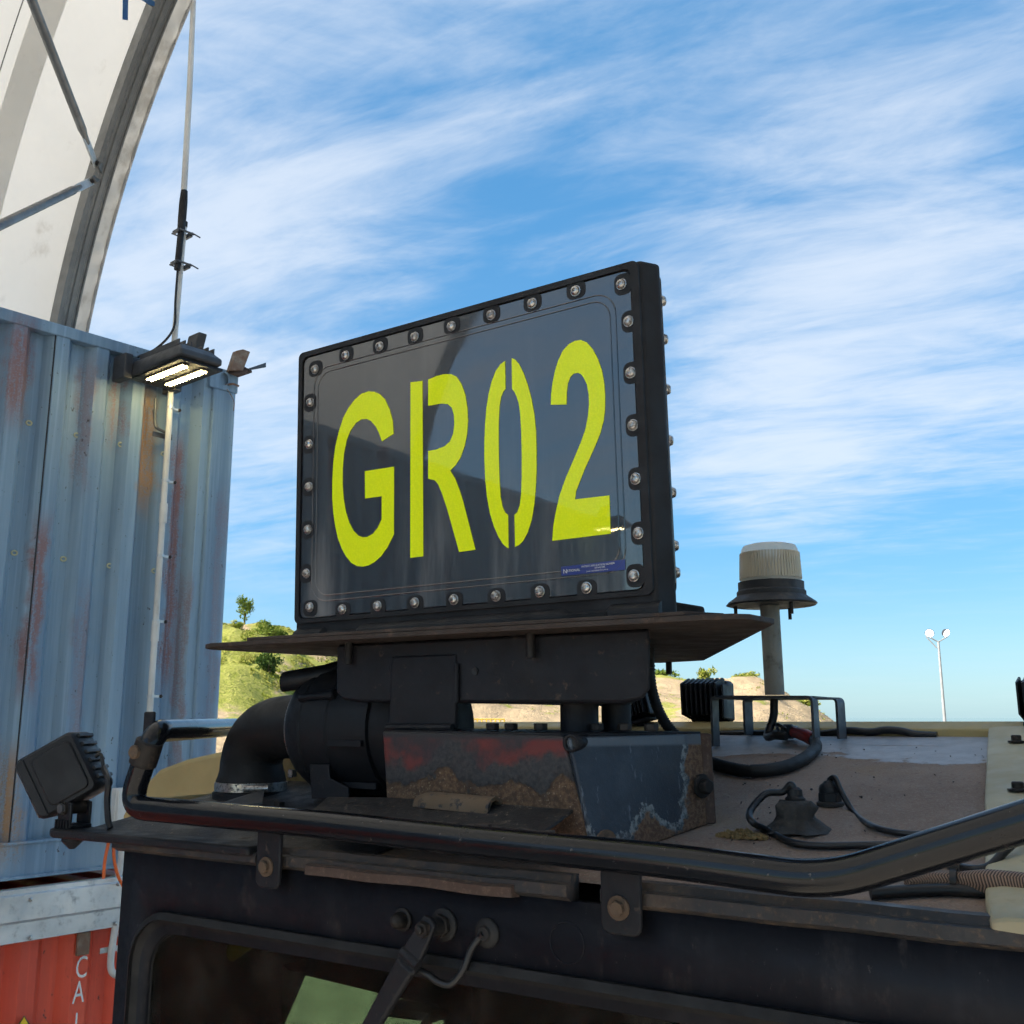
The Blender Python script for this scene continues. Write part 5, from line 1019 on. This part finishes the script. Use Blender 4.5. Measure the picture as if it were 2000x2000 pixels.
# maker's sticker
q = [S(*sp_(px, py, .0096), .0096) for px, py in ((1096, 1107), (1221, 1092.5), (1221.5, 1113), (1097, 1125))]
m2 = MB(); m2.prism(q, S_n*.0006); stk = part('sticker', m2, 'sticker_blue', pn, bev=.0003)
xa = (q[1]-q[0]).normalized(); ya = (q[0]-q[3]).normalized()
wS = (q[1]-q[0]).length; hS = (q[0]-q[3]).length
for body, fx, fy, sz, sx in (('N', .03, .22, .55, 1.0), ('ATIONAL', .085, .34, .30, 1.05), ('PATENT APPLICATION NUMBER', .33, .64, .22, 1.0), ('2018901240', .53, .38, .20, 1.0), ('www.nationalplastics.com.au', .40, .12, .18, 1.0)):
    m2 = text_mb(body, q[3]+xa*wS*fx+ya*hS*fy+S_n*.0008, xa, ya, hS*sz*1.25, sx, .0002); part('sticker_text', m2, 'sticker_white', stk)
# moulded foot skirt with scallops, and the foot that shows beyond the right edge
def skirt():
    m2 = MB(); n = 90; rings = []
    for i in range(n+1):
        a = HL-.004+(HR+.014-HL)*i/n; f_ = (a-HL)/Wd
        pocket = 1.0 if (.115 < f_ < .20 or .80 < f_ < .875) else 0.0
        bulge = .010 if (.0 <= f_ < .105 or .215 < f_ < .79 or .89 < f_) else .002
        topc = CB-.020 if bulge > .005 else CB-.028
        if .62 < f_ < .79: bulge = .007
        rings.append([S(a, HB+.001, .006), S(a, HB+.001, .010+bulge), S(a, HB+.012, .011+bulge), S(a, topc-.006, .009+bulge*.8), S(a, topc, .006)])
    m2.loft(rings); part('foot_skirt', m2, 'housing_black', sg, ang=40)
    c0 = f1(AL+.02, HB, -.01); m2 = MB(); m2.loft([[f1(a, HB+.002, .0), f1(a, HB+.002, .075), f1(a, HB+.030, .072), f1(a, HB+.044, .0)] for a in (AL+.16, AL+.30, AL+.62)]); part('foot_flange', m2, 'housing_black', sg, bev=.004)
skirt()
# ================================================================== beacon on its stand at the rear of the roof
bu, bv = -.852, 2.46
be = root('beacon', roofpt(bu, bv), 'round amber-white beacon on a grey post over a flat-bar stand', 'beacon')
def bw(py, px=1505): return pv(px, py, bv).z
cx_ = pv(1506, 1150, bv).x
zL0, zL1 = bw(1138), bw(1064)
m2 = MB(); m2.lathe(C(cx_, bv, zL0), EZ, [(.0735, 0), (.0725, .02), (.069, zL1-zL0-.014), (.064, zL1-zL0-.004), (.05, zL1-zL0), (.001, zL1-zL0+.002)], 40); ln = part('lens', m2, 'beacon_lens', be, ang=50)
m2 = MB(); m2.lathe(C(cx_, bv, zL0+.004), EZ, [(.030, 0), (.030, .02), (.016, .03), (.016, .06)], 16); part('flash_tube', m2, 'stainless', ln)
for q in range(60):
    a = 2*math.pi*q/60; d = EX*math.cos(a)+EY*math.sin(a); m2 = MB(); o_ = C(cx_, bv, zL0+.008)
    m2.hexa(o_+d*.0705-d.cross(EZ)*.0020, d.cross(EZ)*.0040, d*.0055, EZ*(zL1-zL0-.030)-d*.0028); part('lens_rib', m2, 'lens_groove', ln)
zf = bw(1180); m2 = MB(); m2.lathe(C(cx_, bv, zf), EZ, [(.105, -.004), (.109, 0), (.106, .004), (.092, .014), (.084, .020), (.084, .030), (.080, .034), (.080, zL0-zf), (.07, zL0-zf+.002)], 44); part('base', m2, 'beacon_base', be)
m2 = MB(); m2.lathe(C(cx_-.012, bv, zf-.002), EZ, [(.10, 0), (.10, .001)], 30); part('gasket', m2, 'rubber', be)
for a in (200, 320, 80): q = C(cx_+.088*math.cos(R(a)), bv+.088*math.sin(R(a)), zf); m2 = MB(); m2.tube([q, q-EZ*.032], .0045, 8); part('stud', m2, 'bolt_dark', be)
zt_ = bw(1357); m2 = MB(); m2.tube([C(cx_-.006, bv, zf), C(cx_-.004, bv, zt_)], .0235, 18); part('post', m2, 'post_grey', be)
def flat(u0, v0, u1, v1, zt, wd_, nm):
    a = C(u0, v0, wr(v0)+.004); b = C(u1, v1, wr(v1)+.004); d = (C(u1, v1, 0)-C(u0, v0, 0)).normalized(); p = d.cross(EZ).normalized()*wd_/2
    A = a.copy(); A.z = ZC+zt; B = b.copy(); B.z = ZC+zt-.003
    pth = fillet([a, A, B, b], .012, 4); m2 = MB(); rings = []
    for i, q in enumerate(pth):
        t_ = (pth[min(i+1, len(pth)-1)]-pth[max(i-1, 0)]).normalized(); n = t_.cross(p).normalized()*.003; rings.append([q-p-n, q+p-n, q+p+n, q-p+n])
    m2.loft(rings); part(nm, m2, 'zinc_dark', be)
l1, l2, l3, l4 = pv(1396, 1400, 2.40), pv(1592, 1400, 2.40), pv(1461, 1400, 2.56), pv(1642, 1400, 2.52)
flat(l1.x, 2.40, l2.x, 2.40, .048, .040, 'flat_bar_leg'); flat(l3.x, 2.56, l4.x, 2.52, .046, .040, 'flat_bar_leg')
m2 = MB(); m2.prism([C(l1.x+.0, 2.40, .0475), C(l2.x, 2.40, .0475), C(l4.x, 2.52, .0445), C(l3.x, 2.56, .0445)], EZ*-.004); part('cross_plate', m2, 'zinc_dark', be)
m2 = MB(); m2.tube(spline([C(cx_-.006, bv, zt_-.004), C(cx_-.01, bv, 0), C(cx_-.02, bv-.02, wr(bv)+.02), C(cx_+.01, bv-.05, wr(bv)+.022), C(cx_+.04, bv-.06, wr(bv)+.02)]), .010, 10); part('cable', m2, 'cable_black', be)
# plug with red tape and the corrugated hose
hp_ = [pr(1345, 1470, .014), pr(1380, 1486, .014), pr(1425, 1500, .014), pr(1470, 1506, .014), pr(1525, 1500, .014), pr(1570, 1482, .014), pr(1593, 1460, .016), pr(1590, 1445, .018), pr(1572, 1436, .022)]
hp_[0] = pv(1290, 1442, 2.3); 
def corr(pts, r, step, nm, mat, parent=None, smooth_from=1.0, **kw):
    P = spline([CC(p) for p in pts], 16); d = [0]
    for a, b in zip(P, P[1:]): d.append(d[-1]+(b-a).length)
    out = []; rad = []; s_ = 0; i = 0; k = 0
    while s_ < d[-1]:
        while d[i+1] < s_: i += 1
        t_ = (s_-d[i])/max(1e-9, d[i+1]-d[i]); out.append(P[i].lerp(P[i+1], t_)); rad.append(r if s_/d[-1] > smooth_from else (r if k % 2 else r*.84)); s_ += step; k += 1
    m2 = MB(); m2.tube(out, rad, 12); return part(nm, m2, mat, parent, ang=70, **kw)
hr = root('hose', CC(hp_[3]), 'black hose looped over the cab roof ending in a red taped plug', 'hose')
corr([pr(1340, 1466, .016)]+hp_[1:6]+hp_[6:8], .0135, .0035, 'tube', 'rubber', hr, .45)
m2 = MB(); m2.tube([CC(hp_[7]), CC(hp_[8]), CC(pr(1545, 1428, .025))], [.0155, .0155, .012], 12); part('red_sleeve', m2, 'red_tape', hr)
m2 = MB(); o_ = CC(pr(1540, 1432, .020)); m2.hexa(o_-EX*.02-EZ*.012, EX*.035, EY*.03, EZ*.03); m2.lathe(o_+EZ*.004, EX, [(.018, -.012), (.018, .012)], 12); part('plug', m2, 'zinc_dark', hr, bev=.003)
m2 = MB(); m2.tube(spline([CC(pr(1520, 1428, .02)), CC(pr(1518, 1415, .05)), CC(pr(1535, 1424, .04))]), .004, 8); part('loose_wire', m2, 'cable_black', hr)
t = root('hose', C(*pv(1272, 1350, 1.99)), 'black corrugated hose hanging down behind the mount beside the work lamps', 'hose')
hv = [C(*pv(px, py, 2.02)) for px, py in ((1268, 1290), (1272, 1340), (1285, 1385), (1305, 1420), (1330, 1445), (1345, 1462))]
class _P(tuple): pass
P = spline(hv, 14); m2 = MB(); m2.tube(P, [.0125 if i % 2 else .0105 for i in range(len(P))], 12); part('tube', m2, 'rubber', t, ang=70)
# finned work lamps at the rear
def worklamp(px0, px1, py0, py1, v, label, nf, tilt):
    a, b = pv(px0, py1, v), pv(px1, py0, v); wd_, h = b.x-a.x, b.z-a.z; t = root('work_lamp', C((a.x+b.x)/2, v, a.z-.02), label, 'work lamp', 'finned work lamps on the rear deck')
    m2 = MB(); rot = Matrix.Rotation(tilt, 3, EY); c = C((a.x+b.x)/2, v, (a.z+b.z)/2); X = rot @ EX; Z = rot @ EZ
    q = lambda x, y, z: c+X*(x*wd_)+EY*y+Z*(z*h)
    m2.hexa(q(-.5, .03, -.5), X*wd_, EY*.05, Z*h); bd = part('housing', m2, 'plastic_black', t, bev=.012, seg=3)
    for i in range(nf):
        x = -.47+.86*i/(nf-1); m2 = MB(); m2.prism([q(x, .031, -.42), q(x, -.03, -.30), q(x, -.034, .42), q(x, .02, .56), q(x, .031, .52)], X*wd_*.045); part('cooling_fin', m2, 'plastic_black', bd)
    m2 = MB(); m2.prism([q(.5, -.02, -.40), q(.5, .06, -.44), q(.5, .06, .44), q(.5, -.02, .40)], X*wd_*.06); part('side_cheek', m2, 'plastic_black', bd, bev=.004)
    m2 = MB(); m2.hexa(q(-.42, -.01, -.60), X*wd_*.86, EY*.06, Z*h*.13); part('yoke', m2, 'mount_black', t, bev=.004)
    m2 = MB(); m2.hexa(q(-.1, .01, -.5)+EZ*-.06, X*wd_*.25, EY*.02, EZ*.05); part('foot', m2, 'mount_black', t)
worklamp(1338, 1412, 1328, 1412, 2.66, 'finned black work lamp standing on the rear deck left of the beacon', 8, 0)
worklamp(1212, 1268, 1358, 1408, 2.60, 'finned black work lamp half hidden behind the black mount', 8, -.25)
worklamp(1992, 2070, 1325, 1412, 2.60, 'finned black work lamp cut off by the right edge of the picture', 7, 0)
# side work lamp on the lamp arm, far left
def sidelamp():
    v0 = 1.30; t = root('work_lamp', C(*pv(150, 1612, 1.345)), 'square black work lamp tilted on the arm at the cab corner', 'work lamp')
    def yp(px, py, Y=2.24): r_ = wray(px, py); return EYE+r_*(Y/r_.y)
    c = yp(127, 1512); X = (yp(204, 1540)-yp(150, 1428)).normalized(); Y = (yp(150, 1428)-yp(40, 1478)).normalized(); Nn = wray(121, 1513); Nn.z = 0; Nn.normalize()
    Y = (Y-X*Y.dot(X)).normalized(); Nn = X.cross(Y).normalized(); Nn = Nn if Nn.y > 0 else -Nn
    o_ = c; q = lambda x, y, n: o_+Y*x+X*y+Nn*n
    w_, h_ = .069, .068
    def ringp(x0, x1, y0, y1, r, n): return [q(a, b, n) for a, b in rrect(x0, x1, y0, y1, r, 5)]
    m2 = MB(); m2.loft([ringp(-w_+.006, w_-.006, -h_+.006, h_-.006, .012, -.048), ringp(-w_, w_, -h_, h_, .016, -.040), ringp(-w_, w_, -h_, h_, .016, .040), ringp(-w_+.006, w_-.006, -h_+.006, h_-.006, .012, .048)]); bd = part('housing', m2, 'plastic_black', t, ang=40)
    m2 = MB(); m2.loft([ringp(-w_+.034, w_-.012, -h_+.014, h_-.012, .014, -.044), ringp(-w_+.036, w_-.014, -h_+.016, h_-.014, .013, -.052)]); part('side_cover', m2, 'plastic_black', bd, bev=.002)
    m2 = MB(); m2.loft([ringp(-w_+.020, -w_+.024, -h_+.004, h_-.004, .0018, -.046), ringp(-w_+.020, -w_+.024, -h_+.004, h_-.004, .0018, -.051)]); part('bezel_rib', m2, 'plastic_black', bd)
    m2 = MB(); m2.loft([ringp(-w_-.003, -w_+.003, -h_+.008, h_-.008, .002, -.034), ringp(-w_-.003, -w_+.003, -h_+.008, h_-.008, .002, .034)]); part('lens', m2, 'lens_clear', bd)
    m2 = MB()
    for z in range(6): m2.loft([ringp(w_-.001, w_+.006, -h_+.012+z*.019, -h_+.020+z*.019, .002, -.036), ringp(w_-.001, w_+.006, -h_+.012+z*.019, -h_+.020+z*.019, .002, .036)])
    part('rear_fins', m2, 'plastic_black', bd)
    k0 = CC(pv(147, 1577, 1.345)); m2 = MB(); m2.tube([k0-EY*.030, k0+EY*.030], .013, 16); hb = part('pivot_bolt', m2, 'bolt_dark', t)
    m2 = MB(); m2.prism(hexpts(k0-EY*.030, EY, .0105), -EY*.006); part('bolt_head', m2, 'zinc_dark', hb)
    m2 = MB(); zb = ZC-.226; 
    for e in (-1, 1): m2.hexa(Vector((k0.x, k0.y, zb))-EX*.022+EY*(e*.022-.003), EX*.044, EY*.006, EZ*(k0.z-zb+.012))
    m2.hexa(Vector((k0.x, k0.y, zb))-EX*.024-EY*.026, EX*.048, EY*.052, EZ*.008); part('yoke', m2, 'plastic_black', t, bev=.002)
    for i in range(5): m2 = MB(); m2.hexa(Vector((k0.x, k0.y, zb))+EX*(-.022+i*.0095)-EY*.030, EX*.004, EY*.006, EZ*.018); part('serration', m2, 'plastic_black', t)
    m2 = MB(); m2.lathe(Vector((k0.x, k0.y, zb-.020)), -EZ, [(.022, -.002), (.022, .006), (.014, .014), (.006, .022)], 14); part('stud_nut', m2, 'mount_black', t)
    m2 = MB(); m2.tube(spline([CC(pv(186, 1478, 1.36)), CC(pv(197, 1474, 1.37)), CC(pv(203, 1500, 1.37)), CC(pv(212, 1524, 1.36)), CC(pv(209, 1560, 1.36)), CC(pv(211, 1600, 1.36)), CC(pv(215, 1618, 1.36))]), [.004]*16+[.0065]*33, 8); part('lead', m2, 'cable_black', t)
sidelamp()
# cable glands and cables on the roof
def gland(px, py, label, muddy):
    q = pr(px, py); b = CC(q); t = root('cable_gland', b, label, 'cable gland', 'cable glands on the cab roof')
    if muddy:
        m2 = MB(); n = 30; rings = []
        for h, r in ((-.004, .060), (.003, .048), (.010, .036), (.018, .031), (.034, .028), (.042, .026), (.045, .018)):
            rings.append([b+EZ*(h+noise.noise(Vector((a*.7, h*60, 1)))*.007*(.02 < r < .058))+(EX*math.cos(2*math.pi*a/n)+EY*math.sin(2*math.pi*a/n))*r*(1+.38*noise.noise(Vector((math.cos(2*math.pi*a/n)*2, math.sin(2*math.pi*a/n)*2, h*70)))) for a in range(n)])
        m2.loft(rings); part('sealant_mound', m2, 'mud', t, ang=60)
        m2 = MB(); m2.lathe(b+EZ*.042, EZ, [(.016, 0), (.017, .006), (.013, .010), (.012, .020), (.007, .024)], 16); part('cap_nut', m2, 'rubber', t)
    else:
        m2 = MB(); m2.lathe(b, EZ, [(.024, -.002), (.024, .004), (.021, .006)], 20); part('locknut', m2, 'mud', t)
        m2 = MB(); m2.prism(hexpts(b+EZ*.005, EZ, .0205), EZ*.016); m2.lathe(b+EZ*.02, EZ, [(.0185, 0), (.019, .008), (.017, .014), (.011, .018), (.008, .022)], 20); part('body', m2, 'plastic_black', t, bev=.0015)
    return b
gA = gland(1556, 1618, 'mud covered cable gland with a loop of cable on the cab roof', True)
gB = gland(1622, 1572, 'clean black cable gland standing behind the muddy one', False)
def cable(pts, r, label, base):
    m2 = MB(); m2.tube(spline(pts, 10), r, 12); return part('cable', m2, 'cable_black', base=base, label=label, cat='cable', group='cables on the cab roof')
v_ = pr(1556, 1618).y
cable([gA+EZ*.058, gA+EZ*.070-EX*.006, C(*pv(1528, 1547, v_)), C(*pv(1495, 1551, v_-.02)), C(*pv(1465, 1585, v_-.06)), C(*pv(1470, 1606, v_-.09)), CC(pr(1500, 1622, .006)), CC(pr(1545, 1645, .006)), CC(pr(1600, 1652, .006)), CC(pr(1680, 1651, .006)), CC(pr(1755, 1652, .006)), CC(pr(1800, 1672, .006)), CC(pr(1860, 1690, .006)), CC(pr(1905, 1698, .010)), CC(pr(1935, 1690, .014)), CC(pr(1965, 1660, .03)), CC(pr(2000, 1630, .04)), CC(pr(2030, 1600, .05))], .0058, 'black cable looping out of the muddy gland and under the rail', gA)
v_ = pr(1622, 1572).y
cable([gB+EZ*.04, C(*pv(1622, 1522, v_)), C(*pv(1631, 1520, v_-.005)), C(*pv(1645, 1550, v_-.02)), C(*pv(1670, 1590, v_-.04)), CC(pr(1705, 1614, .006)), CC(pr(1750, 1626, .006)), CC(pr(1810, 1631, .006)), CC(pr(1880, 1640, .006)), CC(pr(1960, 1655, .02))], .0052, 'thin black cable arching from the clean gland across the roof', gB)
# black cable loom along the rear edge
P = [C(*pv(px, py, 2.585)) for px, py in ((1400, 1434), (1500, 1433), (1600, 1434), (1655, 1427), (1700, 1430), (1730, 1426), (1760, 1428), (1790, 1435), (1830, 1437))]
m2 = MB(); m2.tube(spline(P), .0095, 10); part('cable', m2, 'cable_black', base=P[3], label='thick black cable loom along the rear edge of the roof', cat='cable', group='cables on the cab roof')
# braided hose at the right
def braided():
    P = spline([CC(pr(px, py, .016)) for px, py in ((1770, 1722), (1815, 1718), (1870, 1720), (1930, 1726), (2000, 1733), (2080, 1745))], 10); t = root('braided_cable', P[0], 'brown braided cable sleeve tied down at the right of the roof', 'braided cable')
    n = 16; r = [.0095+.0085*min(1, max(0, (i-18)/12)) for i in range(len(P))]; m2 = MB(); m2.tube(P, r, n); o = part('sleeve', m2, 'braid', t, ang=80)
    me = o.data; uv = me.uv_layers.new(name='UVMap'); d = [0]
    for a, b in zip(P, P[1:]): d.append(d[-1]+(b-a).length)
    for pl_ in me.polygons:
        for li in pl_.loop_indices:
            vi = me.loops[li].vertex_index; i, q = divmod(vi, n); base_q = [me.loops[k].vertex_index % n for k in pl_.loop_indices]
            qq = q+n if (q == 0 and max(base_q) == n-1) else q; uv.data[li].uv = (d[min(i, len(d)-1)]*130, qq/n)
    m2 = MB(); q = P[19]; m2.tube([q-(P[20]-P[18]).normalized()*.004, q+(P[20]-P[18]).normalized()*.004], .0155, 14); m2.hexa(q+EZ*.012-EX*.006, EX*.012, EY*.006, EZ*.010); part('cable_tie', m2, 'cable_black', t)
    P2 = spline([CC(pr(px, py, .008)) for px, py in ((1700, 1745), (1780, 1740), (1860, 1738), (1930, 1742), (2010, 1750))], 8); m2 = MB(); m2.tube(P2, .008, 10); part('lower_cable', m2, 'cable_black', t)
braided()
# clump of dry dirt by the rail
def clump(px, py, rad, n, seed, label, mat='tan_dirt'):
    rnd = random.Random(seed); b = CC(pr(px, py)); mb = MB()
    for i in range(n):
        a = rnd.uniform(0, 6.28); d = rad*math.sqrt(rnd.random()); p = b+EX*math.cos(a)*d*1.5+EY*math.sin(a)*d*.5+EZ*rnd.uniform(0, .5)*rad*(1-d/rad); s_ = rnd.uniform(.0013, .0036)
        mb.prism(hexpts(p, (rnd.gauss(0, 1), rnd.gauss(0, 1), 1), s_, 5), EZ*s_)
    part('dirt_clump', mb, mat, base=b, label=label, cat='dirt', kind='stuff', ang=20)
clump(1450, 1636, .03, 420, 3, 'small heap of dry tan dirt on the cab roof behind the rail')
clump(1975, 1690, .02, 120, 6, 'dark mud crumbs beside the braided cable', 'mud')
clump(985, 1600, .012, 60, 9, 'crumbs of dirt on the ledge plate')

def grit():
    rnd = random.Random(12); mb = MB()
    for i in range(90):
        u = rnd.uniform(-.85, -.32); v = rnd.uniform(1.42, 2.55); p = roofpt(u, v, .001); s_ = rnd.uniform(.0007, .0019)*(1.8 if rnd.random() < .08 else 1)
        mb.prism(hexpts(p, (rnd.gauss(0, .5), rnd.gauss(0, .5), 1), s_, 5), EZ*s_*.8)
    part('roof_grit', mb, 'mud', base=roofpt(-.6, 2.0), label='loose dark grit scattered over the dusty cab roof', cat='grit', kind='stuff', ang=20)
grit()
